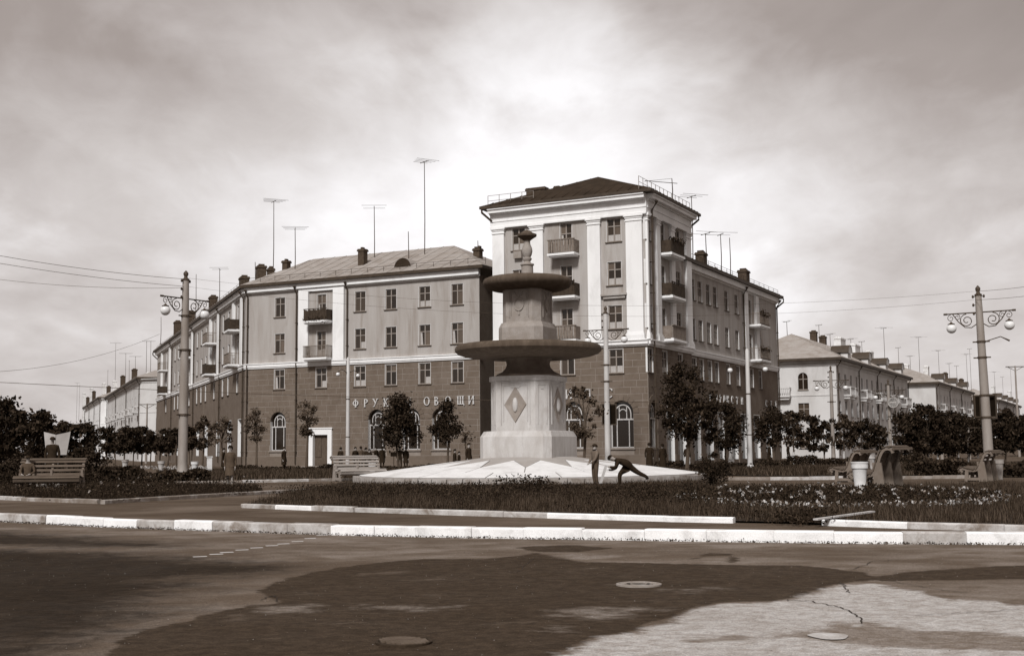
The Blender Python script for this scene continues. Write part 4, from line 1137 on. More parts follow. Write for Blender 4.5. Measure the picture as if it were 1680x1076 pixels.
# dormer: half-round eyebrow on the left wing's front slope
xm = fx(652); W_ = 1.5; b = MB(FL.M)
for k in range(10):
    a0, a1 = math.pi * k / 10, math.pi * (k + 1) / 10
    P = lambda a, y_: (xm - W_ * .55 * math.cos(a), y_, ZG + .75 + .85 * math.sin(a))
    b.poly([P(a0, .75), P(a1, .75), P(a1, 4.4), P(a0, 4.4)], 0)
    b.poly([P(a0, .78), P(a1, .78), (xm, .78, ZG + .75)], 1)
b.build('dormer', [M['roof_light'], M['roof_dark']], blk, True)
# chimneys and antennas by their sight lines on the roof planes
rzL, rzS, rzR = -th, math.atan2(FS.t.y, FS.t.x), math.atan2(v.y, v.x)
def ch_at(px, ytop, d, w=.9, dd=.7, rz=rzL, zb=16.2, pots=3, m=None):
    p = V(px, d); return chimney(None, blk, p.x, p.y, zb, HZ(px, ytop, d), w, dd, rz, m, pots)
ch_at(467, 428, 109.5, .55, .55, pots=1); ch_at(594, 409, 104.5, .6, .6, pots=1); ch_at(786, 408, 101.5, .6, .6, pots=2)
ch_at(425, 437, 114, 1.1, .8, rzS); ch_at(441, 441, 116, .8, .6, rzS, pots=2)
ch_at(397, 455, 117, 1.2, .8, rzS); ch_at(346, 487, 132, 1.2, .8, rzS); ch_at(288, 528, 160, 1.5, .9, rzS); ch_at(310, 512, 148, 1.0, .8, rzS)
ch_at(886, 309, 94, 1.6, .7, zb=19.5, pots=0); ch_at(920, 306, 95, .4, .4, zb=19.8, pots=0)
ch_at(1158, 415, 99.5, .95, .7, rzR); ch_at(1228, 444, 110.5, 1.1, .8, rzR); ch_at(1180, 443, 103, .7, .5, rzR, pots=4)
def an_at(px, ytop, d, zb, rz=0.3, span=1.1, els=4, kind=0):
    p = V(px, d); return antenna(blk, p.x, p.y, zb if zb > 19 else 15.9, HZ(px, ytop, d), rz, span, els, kind)
an_at(445, 330, 111, 17.6, .5, 1.2, 4); an_at(481, 375, 108.5, 17.6, .2, 1.2, 3); an_at(613, 340, 106.5, 18.6, .1, 1.1, 2)
an_at(697, 265, 103.5, 18.6, .6, 1.1, 4); an_at(670, 380, 103, 18.5, .2, .02, 1, 2); an_at(356, 441, 131, 18, .1, 1.0, 2); an_at(415, 430, 115, 17.5, .2, .1, 1, 2)
an_at(317, 450, 140, 17, 0, .2, 1, 2); an_at(260, 520, 165, 17, 0, .4, 1, 2)
an_at(1112, 293, 90.5, 19.8, .3, 2.2, 1, 1); an_at(1144, 322, 99, 18.0, .4, 1.2, 3); an_at(1166, 383, 100.5, 18, .4, 1.3, 2); an_at(1191, 384, 103, 18, .2, 1.3, 2); an_at(1206, 390, 106, 18.2, .2, .02, 1, 2); an_at(786, 395, 101.8, 18.0, .2, .02, 1, 2)

# ------------------------------------------------------------------ paler three storey houses along the side streets
HW = {}
def simple_window(F, root, x, z, w, h, arch=False):
    key = (w, h, arch)
    if key not in HW:
        b = MB(); d = .16
        if arch:
            pts = arch_pts(w, 0, h)
            for i in range(len(pts) - 1):
                p, q = pts[i], pts[i + 1]; b.poly([(p[0], .003, p[1]), (p[0], d, p[1]), (q[0], d, q[1]), (q[0], .003, q[1])], 0)
        else:
            b.box(-w / 2, -w / 2 + .04, .003, d, 0, h); b.box(w / 2 - .04, w / 2, .003, d, 0, h); b.box(-w / 2 + .04, w / 2 - .04, .003, d, h - .04, h)
        b.box(-w / 2 - .08, w / 2 + .08, -.1, -.002, -.09, -.005, 1)
        fr = b.mesh('window', [M['yellow'], M['mortar']])
        b = MB(); zt = h * .62; r = w / 2 - .05
        b.box(-.05, .05, d - .05, d - .012, .06, h - .1); b.box(-r, -.051, d - .05, d - .012, zt - .04, zt + .04); b.box(.051, r, d - .05, d - .012, zt - .04, zt + .04)
        b.box(-r, r, d - .05, d - .012, .0, .06)
        sa = b.mesh('sash', [M['frame']])
        b = MB()
        if arch: b.poly([(p[0], d - .01, p[1]) for p in arch_pts(w, 0, h)][::-1])
        else: b.poly([(-w / 2, d - .01, 0), (w / 2, d - .01, 0), (w / 2, d - .01, h), (-w / 2, d - .01, h)])
        HW[key] = (fr, sa, b.mesh('pane', [M['glass']]))
    fr, sa, pa = HW[key]
    o = ob('window', fr, root, True, F.mat(x, 0, z)); ob('sash', sa, o); ob('pane', pa, o)
    return (x - w / 2, x + w / 2, z, z + h)
def balustrade(F, root, x, z, w, dep=.9):
    b = MB(); b.box(-w / 2, w / 2, -dep, -.004, -.2, 0); b.box(-w / 2 + .15, w / 2 - .15, -dep + .2, -.004, -.5, -.202)
    o = b.build('balcony', M['yellow'], root, True, F.mat(x, 0, z))
    b = MB(); k = int(w / .24)
    for i in range(k + 1): xx = -w / 2 + .1 + (w - .2) * i / k; b.box(xx - .055, xx + .055, -dep + .05, -dep + .16, .002, .8)
    for sx in (-1, 1): b.box(sx * (w / 2 - .06) - .055, sx * (w / 2 - .06) + .055, -dep + .18, -.01, .8, .95)
    b.box(-w / 2, w / 2, -dep, -dep + .2, .802, .95)
    b.build('railing', M['yellow'], o)
def pale_house(label, corner, ldir, edir, L, W, ze, zr, side, cols=9, detail=2, chim=(), ants=(), pediments=4, wallm='yellow', roofm='roof_light', endwin=True):
    root = thing('town_house', label, 'house', (corner.x, corner.y, 0), group=None)
    far, e2 = corner + ldir * L, corner + edir * W
    FLg = Facade(corner, far) if side == 'R' else Facade(far, corner)
    FEn = Facade(e2, corner) if side == 'R' else Facade(corner, e2)
    rows = [1.3, 4.9, 8.3]; hs = []
    for i in range(cols):
        x = FLg.L * (i + .5) / cols
        for j, z in enumerate(rows):
            if detail < 2 and j == 0: continue
            hs.append(simple_window(FLg, root, x, z, 1.05, 1.85 if j < 2 else 1.7, j == 1 and i % 3 != 1))
        if i % 3 == 1: balustrade(FLg, root, x, 7.5, 2.4)
        if i % 3 == 2 and detail > 1: balustrade(FLg, root, x, 7.5, 1.7, .7)
    b = MB(FLg.M); wall_mesh(b, 0, FLg.L, 0, ze, hs)
    for (a, c2, z0, z1) in hs:
        if abs(z0 - rows[1]) < .01 and abs(z1 - z0 - 1.85) < .01:
            i = round(((a + c2) / 2) / FLg.L * cols - .5)
            if i % 3 != 1: arch_spandrel(b, (a + c2) / 2, c2 - a, z1, 0)
    b.build('street_wall', M[wallm], root, True)
    hs = []
    if endwin:
        xe = FEn.L - 3.9 if side == 'R' else 3.9
        for xx in (xe, xe - 5.2 if side == 'R' else xe + 5.2):
            hs.append(simple_window(FEn, root, xx, 8.05, 1.15, 2.0, True)); hs.append(simple_window(FEn, root, xx, 4.6, 1.35, 1.9)); hs.append(simple_window(FEn, root, xx, 1.2, 1.3, 1.9))
        if side == 'R': balustrade(FEn, root, xe - 2.5, 7.4, 2.2)
    b = MB(FEn.M); wall_mesh(b, 0, FEn.L, 0, ze, hs)
    if endwin:
        for h in hs[0::3]: arch_spandrel(b, (h[0] + h[1]) / 2, h[1] - h[0], h[3], 0)
    b.build('end_wall', M[wallm], root, True)
    for F in (FLg, FEn):
        band(F, root, 'string_course', 0 if F is FLg else .0, F.L, [(7.3, 7.42, .06)], M[wallm]) if F is FEn else None
        band(F, root, 'cornice', -.0, F.L, [(ze - .5, ze - .4, .08), (ze - .12, ze, .3), (ze, ze + .1, .45)] if F is FLg else [(ze - .5, ze - .4, .082), (ze - .12, ze, .302), (ze, ze + .1, .452)], M[wallm])
    pl = [corner, far] if side == 'R' else [far, corner]
    # roof
    global blk
    keep = blk; blk = root
    rf = wing_roof(pl, W, ze + .1, zr, .75, M[roofm], 5.5, 5.5, .3)
    blk = keep
    for q in list(rf.children):
        if q.name.startswith('roof_rail'): me_ = q.data; bpy.data.objects.remove(q)
    t = FLg.t; n = FLg.n
    for i in range(pediments):                                 # little pedimented dormers on the eaves
        x = FLg.L * (i + .5) / pediments; b = MB(FLg.M)
        b.prism([(x - .9, -.3), (x + .9, -.3), (x + .9, .5), (x - .9, .5)], ze + .402, ze + 1.25)
        cv = [(x - 1.1 * math.cos(math.pi * q / 8), ze + 1.25 + .95 * math.sin(math.pi * q / 8) ** .8) for q in range(9)]
        b.add([(q[0], -.42, q[1]) for q in cv], [list(range(9))], 0)
        for q in range(8): b.add([(cv[q][0], -.48, cv[q][1] + .06), (cv[q + 1][0], -.48, cv[q + 1][1] + .06), (cv[q + 1][0], 1.7, cv[q + 1][1] + .06), (cv[q][0], 1.7, cv[q][1] + .06)], [(0, 1, 2, 3)], 1)
        b.build('dormer', [M[wallm], M['dark_metal']], root, True)
    for f_, dep, zt, w_, mt in chim:
        p = FLg.at(FLg.L * f_, dep); chimney(None, root, p.x, p.y, ze + 1, zt, w_, .9, math.atan2(t.y, t.x), M[mt], 2)
    for f_, dep, zt, sp in ants:
        p = FLg.at(FLg.L * f_, dep); antenna(root, p.x, p.y, ze + 1.5, zt, .4, sp, 2, 0)
    for x in np.linspace(.3, FLg.L - .3, max(2, cols // 3)): drainpipe(FLg, root, float(x), .3, ze - .1)
    return root
sL = (S0 - B0).normalized()
k1 = V(1376, 142); k1.z = 0
def roof_bits(root, base, dr, inn, rz, chs, ans):
    for px, yt, w_, m, ins in chs:
        p = along(base + inn * ins, dr, px); chimney(None, root, p.x, p.y, 11.4, HZ(px, yt, p.y), w_, .9, rz, M[m], 2 if w_ < 2 else 4)
    for px, yt, sp, ins in ans:
        p = along(base + inn * ins, dr, px); antenna(root, p.x, p.y, 12.5, HZ(px, yt, p.y), .4, sp, 2, 0)
sL = (S0 - B0).normalized()
rzv, rzl = math.atan2(v.y, v.x), math.atan2(sL.y, sL.x)
k1 = V(1376, 142); k1.z = 0
h = pale_house('pale three storey house with pedimented dormers just right of the big corner block', k1, v, -u, 50, 13, 11.3, 15.2, 'R', 15, 2, [], [], 4)
roof_bits(h, k1, v, -u, rzv, [(1341, 544, .8, 'brick', 9), (1356, 552, .8, 'brick', 8), (1384, 555, 3.2, 'urn', 5), (1408, 566, 3.6, 'urn', 4.5), (1432, 577, 2.0, 'urn', 5), (1458, 590, 1.4, 'brick', 5), (1492, 598, 1.2, 'urn', 5)],
          [(1297, 527, .3, 7), (1350, 533, .1, 8), (1457, 538, 1.4, 5), (1368, 548, .5, 6), (1402, 556, .8, 6), (1420, 560, .1, 6), (1499, 584, .6, 6), (1480, 570, .1, 6)])
k2 = k1 + v * 72; k2 = V(1539, k2.y); k2.z = 0
h = pale_house('pale house with a blank white end wall, second along the right street', k2, v, -u, 50, 12, 11.6, 15, 'R', 12, 1, [], [], 3, endwin=False)
roof_bits(h, k2, v, -u, rzv, [(1525, 601, 1.6, 'urn', 6), (1556, 612, 1.2, 'brick', 4), (1582, 622, 1.6, 'brick', 4)], [(1514, 553, 1.6, 6), (1546, 575, 1.4, 6), (1563, 596, .6, 6), (1592, 581, 1.2, 5), (1598, 572, .2, 5), (1575, 600, .1, 5)])
k3 = V(1640, 292); k3.z = 0
h = pale_house('farthest pale house at the end of the right street', k3, v, -u, 60, 12, 11.6, 15, 'R', 12, 1, [], [], 4, endwin=False)
roof_bits(h, k3, v, -u, rzv, [(1634, 634, 2.2, 'urn', 7), (1660, 642, 1.6, 'urn', 5)], [(1637, 610, 1.6, 6), (1664, 604, 2.0, 5), (1650, 618, .2, 5)])
k4 = V(228, 185); k4.z = 0
h = pale_house('pale three storey house beyond the side street on the left', k4, sL, u, 74, 14, 12.3, 15.6, 'L', 14, 2, [], [], 0)
roof_bits(h, k4, sL, u, rzl, [(241, 612, 1.8, 'urn', 6), (218, 606, 1.6, 'brick', 4), (199, 617, 1.2, 'brick', 4), (186, 625, 1.8, 'urn', 5), (168, 629, 2.4, 'urn', 5), (176, 634, 1.2, 'brick', 3.5), (152, 642, 1.6, 'brick', 3.5)],
          [(186, 563, 1.4, 6), (203, 580, 1.4, 5), (219, 585, 1.2, 5), (237, 560, .8, 6), (244, 560, .8, 6), (174, 608, .1, 5), (209, 592, .1, 5)])
k5 = k4 + sL * 79 - u * 1.5
h = pale_house('white house with a plain gable, farthest along the left street', k5, sL, u, 66, 14, 12.6, 16.2, 'L', 12, 1, [], [], 0, endwin=False, wallm='white')
roof_bits(h, k5, sL, u, rzl, [(148, 637, 3.0, 'urn', 5), (136, 645, 2.0, 'urn', 5), (142, 652, 1.6, 'brick', 4)], [(124, 628, 1.0, 5), (128, 632, .1, 5)])

# ------------------------------------------------------------------ fountain
ft_ = thing('fountain', 'tall two tiered stone fountain with wide round bowls on a white conical mound', 'fountain', (FC.x, FC.y, 0))
def octa(wd, c):
    a = wd / 2 + c * .7071; h = wd / 2
    return [(-h, -a), (h, -a), (a, -h), (a, h), (h, a), (-h, a), (-a, h), (-a, -h)]
RZF = Matrix.Rotation(-R(25), 4, 'Z')
def octring(wd, c, z): return [(p[0], p[1], z) for p in octa(wd, c)]
mprof = lambda r: .30 + (8.0 - r) / 6.1 * .80
b = MB(); b.lathe([(8.0, -.02), (8.0, .27), (7.9, .285), (1.9, mprof(1.9) - .03), (.5, mprof(1.9) - .03)], 64); b.build('mound', M['tile_grey'], ft_, smooth=False)
NS = 16
def slab(name, polar, m, lift=.018):
    pts = [(r * math.cos(a), r * math.sin(a), mprof(r) - .012) for r, a in polar]; n = len(pts); b = MB(RZF)
    b.add(pts + [(x, y, z + lift) for x, y, z in pts], [list(range(n, 2 * n))] + [(i, (i + 1) % n, n + (i + 1) % n, n + i) for i in range(n)])
    return b.build(name, m, ft_)
for i in range(NS):
    a0, a1 = 2 * math.pi * i / NS, 2 * math.pi * (i + 1) / NS; am = (a0 + a1) / 2; g = .0035
    slab('light_slab', [(5.2, a0 + g), (5.2 , am), (5.2, a1 - g), (3.1, am)], M['tile_white'])
    slab('grey_slab', [(2.0, a0), (2.0, a1), (5.1, a1), (3.0, am), (5.1, a0)], M['tile_grey'], .012)
    for r0, r1, hf in ((5.25, 6.6, 0), (6.64, 7.96, .5)):
        q0_, q1_ = a0 + hf * (a1 - a0), a1 + hf * (a1 - a0)
        slab('white_slab', [(r1, q0_ + g), (r1, q0_ * .67 + q1_ * .33), (r1, q0_ * .33 + q1_ * .67), (r1, q1_ - g), (r0, q1_ - g * 1.3), (r0, (q0_ + q1_) / 2), (r0, q0_ + g * 1.3)], M['tile_white'])
rr = random.Random(4)
for i in range(72):                                            # ring of upright edge stones
    a0, a1 = 2 * math.pi * (i + .03) / 72, 2 * math.pi * (i + .97) / 72; b = MB(); zt_ = .25 + rr.uniform(-.012, .012)
    b.prism([(8.28 * math.cos(a0), 8.28 * math.sin(a0)), (8.28 * math.cos(a1), 8.28 * math.sin(a1)), (8.02 * math.cos(a1), 8.02 * math.sin(a1)), (8.02 * math.cos(a0), 8.02 * math.sin(a0))], -.02, zt_)
    b.build('edge_stone', M['rim'], ft_)
b = MB(RZF); b.loft([octring(3.05, .42, 1.0), octring(3.05, .42, 2.02), octring(2.72, .5, 2.27), octring(2.3, .7, 2.29)]); b.build('plinth', M['concrete'], ft_)
b = MB(RZF); b.loft([octring(2.02, .68, 2.28), octring(2.02, .68, 4.84)])
b.loft([octring(2.12, .70, 4.62), octring(2.12, .70, 4.845)]); ped = b.build('pedestal', M['concrete'], ft_)
NECK = [(1.56, 4.845), (1.56, 4.93), (1.46, 4.99), (1.24, 5.10), (1.08, 5.28), (1.02, 5.45), (1.06, 5.60), (1.2, 5.72)]
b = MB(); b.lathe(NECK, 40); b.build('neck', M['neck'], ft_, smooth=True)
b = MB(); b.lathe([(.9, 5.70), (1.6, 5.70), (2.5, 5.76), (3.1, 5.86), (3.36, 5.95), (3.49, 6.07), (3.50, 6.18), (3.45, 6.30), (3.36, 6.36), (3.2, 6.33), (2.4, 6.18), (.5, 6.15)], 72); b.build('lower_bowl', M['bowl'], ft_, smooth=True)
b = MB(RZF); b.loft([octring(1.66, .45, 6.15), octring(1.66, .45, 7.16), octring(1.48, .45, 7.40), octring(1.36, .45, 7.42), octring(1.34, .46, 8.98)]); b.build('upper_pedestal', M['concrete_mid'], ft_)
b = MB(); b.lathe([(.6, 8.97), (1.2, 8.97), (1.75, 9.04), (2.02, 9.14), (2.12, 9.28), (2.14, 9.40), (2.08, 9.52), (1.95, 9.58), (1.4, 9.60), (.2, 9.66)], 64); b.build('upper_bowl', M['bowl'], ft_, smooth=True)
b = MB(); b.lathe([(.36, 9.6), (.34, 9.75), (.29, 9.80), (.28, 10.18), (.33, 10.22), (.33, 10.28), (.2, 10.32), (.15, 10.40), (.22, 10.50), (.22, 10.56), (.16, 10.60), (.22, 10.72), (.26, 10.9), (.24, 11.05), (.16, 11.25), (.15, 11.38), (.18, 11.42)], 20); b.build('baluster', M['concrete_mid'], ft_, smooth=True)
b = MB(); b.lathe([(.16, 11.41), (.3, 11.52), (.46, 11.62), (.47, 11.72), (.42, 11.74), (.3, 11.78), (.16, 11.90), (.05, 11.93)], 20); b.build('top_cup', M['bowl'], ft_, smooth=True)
def carve(T, diamond, w_, zc, hh, m, md):
    """raised mouldings and the medallion on one face; local x across, -y out"""
    b = MB(T)
    for s_ in (1.0, .84):
        W, Ht = w_ * s_ / 2, hh * s_ / 2; t = .035; p = .035 if s_ == 1 else .03
        b.box(-W, -W + t, -p, .01, zc - Ht, zc + Ht); b.box(W - t, W, -p, .01, zc - Ht, zc + Ht)
        q = [(-W + t, Ht), (-W * .45, Ht), (-W * .3, Ht - .10), (W * .3, Ht - .10), (W * .45, Ht), (W - t, Ht)]
        for i in range(len(q) - 1):
            a, c2 = q[i], q[i + 1]; b.add([(a[0], -p, zc + a[1] - t), (c2[0], -p, zc + c2[1] - t), (c2[0], -p, zc + c2[1]), (a[0], -p, zc + a[1]), (a[0], .01, zc + a[1] - t), (c2[0], .01, zc + c2[1] - t), (c2[0], .01, zc + c2[1]), (a[0], .01, zc + a[1])],
                                          [(0, 1, 2, 3), (3, 2, 6, 7), (1, 0, 4, 5)])
    b.build('carved_frame', m, ft_)
    b = MB(T)
    if diamond:
        dz_, dx_ = hh * .40, w_ * .36; ring = [(0, dz_), (-dx_, 0), (0, -dz_), (dx_, 0)]
        N = 4; o1 = [(x, -.05, zc - .08 + z) for x, z in ring]; o0 = [(x * 1.08, .012, zc - .08 + z * 1.08) for x, z in ring]; i1 = [(x * .55, -.012, zc - .08 + z * .55) for x, z in ring]
        b.add(o0 + o1 + i1, [(i, (i + 1) % 4, 4 + (i + 1) % 4, 4 + i) for i in range(4)] + [(4 + i, 4 + (i + 1) % 4, 8 + (i + 1) % 4, 8 + i) for i in range(4)] + [(8, 9, 10, 11)])
        b.build('diamond', md, ft_)
        b = MB(T); n = 16
        rings = [[(r * .13 * math.cos(2 * math.pi * k / n), y_, zc - .08 + r * .34 * math.sin(2 * math.pi * k / n)) for k in range(n)] for r, y_ in ((1, .0), (.95, -.07), (.6, -.12), (.2, -.135))]
        b.loft(rings); b.build('oval_boss', m, ft_, smooth=True)
    else:
        n = 20
        rings = [[(r * .27 * math.cos(2 * math.pi * k / n), y_, zc + r * .33 * math.sin(2 * math.pi * k / n)) for k in range(n)] for r, y_ in ((1, .01), (.97, -.05), (.82, -.05), (.78, -.015), (.7, -.02), (.3, -.06), (.05, -.065))]
        b.loft(rings); b.box(-.05, .05, -.035, .01, zc - .52, zc - .34); b.box(-.05, .05, -.035, .01, zc + .34, zc + .46); b.build('medallion', md, ft_, smooth=True)
for k in range(4):
    Rk = RZF @ Matrix.Rotation(k * math.pi / 2, 4, 'Z')
    carve(Rk @ Matrix.Translation((0, -(1.01 + .68 * .7071), 0)), True, 1.5, 3.58, 2.0, M['concrete'], M['diamond'])
    carve(Rk @ Matrix.Translation((0, -(.675 + .455 * .7071), 0)), False, 1.0, 8.25, 1.25, M['concrete_mid'], M['concrete_mid'])
    T = Rk @ Matrix.Rotation(math.pi / 4, 4, 'Z') @ Matrix.Translation((0, -(1.01 + .68 * .7071 - .0) * math.cos(math.pi / 4) - 1.01 * math.sin(math.pi / 4), 0))
    b = MB(T)
    for sx in (-1, 1): b.box(sx * .22 - .02, sx * .22 + .02, -.03, .01, 2.6, 4.45)
    b.box(-.199, .199, -.03, .01, 4.41, 4.45); b.box(-.06, .06, -.03, .01, 4.22, 4.28); b.build('carved_frame', M['concrete'], ft_)

# ------------------------------------------------------------------ street lamps
def spiral(cx, cz, r0, turns, a0, n=22, sgn=1):
    return [(cx + r0 * (1 - .75 * k / n) * math.cos(a0 + sgn * turns * 2 * math.pi * k / n), 0, cz + r0 * (1 - .75 * k / n) * math.sin(a0 + sgn * turns * 2 * math.pi * k / n)) for k in range(n + 1)]
def big_lamp(label, p, top, arm_z, r0, r1, half, gd, rz, polem, bands=(), brackets=(), group='ornate lamp posts round the square'):
    t = thing('street_lamp', label, 'street lamp', (p.x, p.y, 0), rz, group)
    b = MB(); b.lathe([(r0 * 1.5, 0), (r0 * 1.5, .25), (r0 * 1.15, .4), (r0, .9), (r0 * .92, arm_z * .5), (r1 * 1.1, arm_z), (r1, top - .55), (r1 * .96, top - .5)], 14); b.build('pole', polem, t, smooth=True)
    b = MB(); b.lathe([(r1 * 1.15, top - .52), (r1 * 1.15, top - .44), (r1 * .7, top - .40), (r1 * .5, top - .32), (r1 * .8, top - .2), (r1 * .75, top - .12), (.02, top)], 12); b.build('finial', M['scroll'], t, smooth=True)
    b = MB(); b.tube([(-half, 0, arm_z), (half, 0, arm_z)], .035, 6)
    for sx in (-1, 1): b.tube([(sx * (half - .18), 0, arm_z), (sx * half, 0, arm_z)], .055, 6)
    b.build('arm', M['scroll'], t)
    for sx in (-1, 1):
        b = MB(); x0 = sx * half * .36; rr_s = half * .20
        b.tube(spiral(x0, arm_z - .04 - rr_s, rr_s, 1.6, R(90), 26, -sx), .024, 5)
        # sweeping brace from the pole up to the arm's end
        b.tube([(sx * r1, 0, arm_z - rr_s * 1.7), (sx * half * .24, 0, arm_z - rr_s * 2.2), (sx * half * .42, 0, arm_z - rr_s * 2.1), (sx * half * .6, 0, arm_z - rr_s * 1.2), (sx * half * .74, 0, arm_z - .03)], .026, 5)
        b.tube(spiral(sx * half * .62, arm_z - .03 - rr_s * .45, rr_s * .45, 1.3, R(90), 16, sx), .018, 5)
        b.tube(spiral(sx * half * .80, arm_z - .03 - rr_s * .55, rr_s * .52, 1.2, R(90), 16, -sx), .018, 5)
        b.build('scroll', M['scroll'], t)
        gx_ = sx * half * .80; gz_ = arm_z - rr_s * 1.15 - gd / 2 - .1
        b = MB(); b.lathe([(gd * .5 * math.cos(a), gz_ + gd * .5 * math.sin(a)) for a in [R(-88 + 12.4 * k) for k in range(14)]], 18, (gx_, 0)); g = b.build('globe', M['globe'], t, smooth=True)
        b = MB(); b.lathe([(gd * .36, gz_ + gd * .40), (gd * .36, gz_ + gd * .47), (gd * .16, gz_ + gd * .56), (.03, gz_ + gd * .7)], 12, (gx_, 0)); b.build('cap', M['scroll'], g)
    for z in bands:
        b = MB(); rz_ = r0 + (r1 - r0) * z / top; b.lathe([(rz_ * 1.22, z), (rz_ * 1.22, z + .1)], 12); b.box(-rz_ - .22, rz_ + .22, -.04, .04, z + .02, z + .08); b.build('clamp', M['scroll'], t)
    for z, dx_, L in brackets:
        b = MB(); b.tube([(0, 0, z), (dx_ * L, 0, z + .25), (dx_ * L * 1.45, 0, z + .02)], [.025, .025, .05], 5); b.build('wire_bracket', M['scroll'], t)
    for k in range(3):
        z = top - .55 - .42 * k
        for sx in (-1, 1):
            if (k == 0) or sx < 0:
                b = MB(); b.lathe([(.03, z - .07), (.055, z - .03), (.055, z + .03), (.03, z + .08)], 8, (sx * (r1 + .10), 0)); b.box(min(sx * r1 * .8, sx * (r1 + .1)), max(sx * r1 * .8, sx * (r1 + .1)), -.015, .015, z - .015, z + .015); b.build('insulator', M['dark_metal'], t)
    return t
dLl = 62.0
pL = V(300, dLl); pL.z = 0; zl = lambda px, py, d: HZ(px, py, d)
TL = zl(301, 444, dLl)
big_lamp('thick grey lamp post with two milk globes among the dark beds on the left', pL, TL, zl(301, 490, dLl), .245, .165, 1.6, .5, R(56), M['pole'], (zl(301, 520, dLl), zl(301, 576, dLl), zl(301, 682, dLl)), ())
dRl = 60.0
pR = V(1622, dRl); pR.z = 0; TRz = zl(1610, 468, dRl)
lampR = big_lamp('thick grey lamp post with two milk globes above the bench at far right', pR, TRz, zl(1612, 512, dRl), .235, .155, 1.68, .48, R(-24), M['pole'], (zl(1614, 562, dRl), zl(1616, 588, dRl), zl(1618, 650, dRl), zl(1618, 686, dRl)), ((zl(1612, 562, dRl), 1, .9),))
lampR.rotation_euler = (0, -R(1.0), R(-24))
dM = 79.0
pM = V(997, dM); pM.z = 0
big_lamp('pale lamp post with scrolled arms standing between the fountain and the corner tower', pM, zl(992, 502, dM), zl(992, 541, dM), .19, .14, 1.55, .45, R(-22), M['pole_light'], (zl(993, 600, dM), zl(993, 627, dM)))
d6 = 104.0
p6 = V(1367, d6); p6.z = 0
big_lamp('slim lamp post with scrolled arms before the pale house on the right', p6, zl(1362, 600, d6), zl(1362, 624, d6), .17, .12, 1.5, .42, R(-24), M['pole'], (zl(1363, 660, d6),))
p7 = V(1461, 108); p7.z = 0
big_lamp('slim lamp post carrying the round road sign on the right', p7, zl(1458, 622, 108), zl(1458, 640, 108), .16, .12, 1.4, .4, R(-24), M['pole'], ())
def simple_lamp(label, px, d, ytop, yarm, half, gd, rz):
    p = V(px, d); p.z = 0; top, za = HZ(px, ytop, d), HZ(px, yarm, d)
    t = thing('street_lamp', label, 'street lamp', p, rz, 'plain white lamp posts by the corner block')
    b = MB(); b.lathe([(.26, 0), (.26, .2), (.17, .3), (.15, top * .5), (.12, top - .1), (.05, top)], 12); b.build('pole', M['pole_light'], t, smooth=True)
    b = MB(); b.tube([(-half, 0, za + .12), (-half * .6, 0, za + .3), (0, 0, za + .05), (half * .6, 0, za + .3), (half, 0, za + .12)], .025, 5); b.build('arm', M['scroll'], t)
    for sx in (-1, 1):
        b = MB(); b.lathe([(gd * .5 * math.cos(a), za - gd * .3 + gd * .5 * math.sin(a)) for a in [R(-88 + 16 * k) for k in range(12)]], 14, (sx * half, 0)); g = b.build('globe', M['globe'], t, smooth=True)
        b = MB(); b.lathe([(gd * .3, za + gd * .12), (gd * .3, za + gd * .2), (.03, za + gd * .4)], 10, (sx * half, 0)); b.build('cap', M['scroll'], g)
    b = MB(); 
    for z in (top * .28, top * .62): b.lathe([(.175, z), (.175, z + .06)], 10)
    b.build('clamp', M['scroll'], t)
simple_lamp('plain white lamp post left of the fruit shop lettering', 570.5, 96, 586, 613, 1.15, .32, R(55))
simple_lamp('plain white lamp post in front of the right wing', 1230, 80, 572, 604, 1.15, .34, R(-20))
for px, d, yt, lb in ((240, 150, 662, 'thin dark lamp post beside the pale house on the left'), (1672, 140, 600, 'thin pole near the right edge behind the dark trees'), (1545, 120, 680, 'slim pale pole rising through the dark hedge trees on the right'), (1590, 118, 700, 'short pale pole in the hedge left of the big lamp post')):
    p = V(px, d); p.z = 0; top = HZ(px, yt, d); t = thing('lamp_post', lb, 'lamp post', p)
    b = MB(); b.lathe([(.16, 0), (.12, top * .5), (.09, top)], 8); b.build('pole', M['pole'], t)
    b = MB(); b.tube([(-1.1, 0, top - .1), (1.1, 0, top - .1)], .05, 5); b.tube([(-.9, 0, top - .1), (0, 0, top - .6), (.9, 0, top - .1)], .03, 5); b.build('arm', M['scroll'], t)

# boards and signs hung on the posts
def board(label, px, d, y0, y1, w_, rz, off=(0, 0), m='black_board'):
    p = V(px, d); z0, z1 = HZ(px, y1, d), HZ(px, y0, d)
    t = thing('notice_board', label, 'notice board', (p.x + off[0], p.y + off[1], 0), rz)
    b = MB(); b.box(-w_ / 2 + .05, w_ / 2 - .05, -.03, .03, z0 + .05, z1 - .05); b.build('panel', M[m], t)
    b = MB()
    for a in ((-w_ / 2, w_ / 2, z0, z0 + .07), (-w_ / 2, w_ / 2, z1 - .07, z1), (-w_ / 2, -w_ / 2 + .07, z0 + .072, z1 - .072), (w_ / 2 - .07, w_ / 2, z0 + .072, z1 - .072)): b.box(a[0], a[1], -.05, .05, a[2], a[3])
    b.build('frame', M['dark_metal'], t)
board('dark framed notice board behind the pale post beside the fountain', 1001, dM, 662, 697, .98, R(-10), (0, .3))
board('dark notice board on the left of the big right lamp post', 1609, dRl, 648, 685, .36, R(12), (-.05, .1)); board('dark notice board on the right of the big right lamp post', 1631, dRl, 646, 687, .5, R(-30), (.02, .12))
ps = V(1468, 107.4); zs_ = HZ(1468, 660, 107.4)
t = thing('road_sign', 'round dark road sign with a pale bar on the slim right lamp post', 'road sign', (ps.x, ps.y, zs_), R(-10))
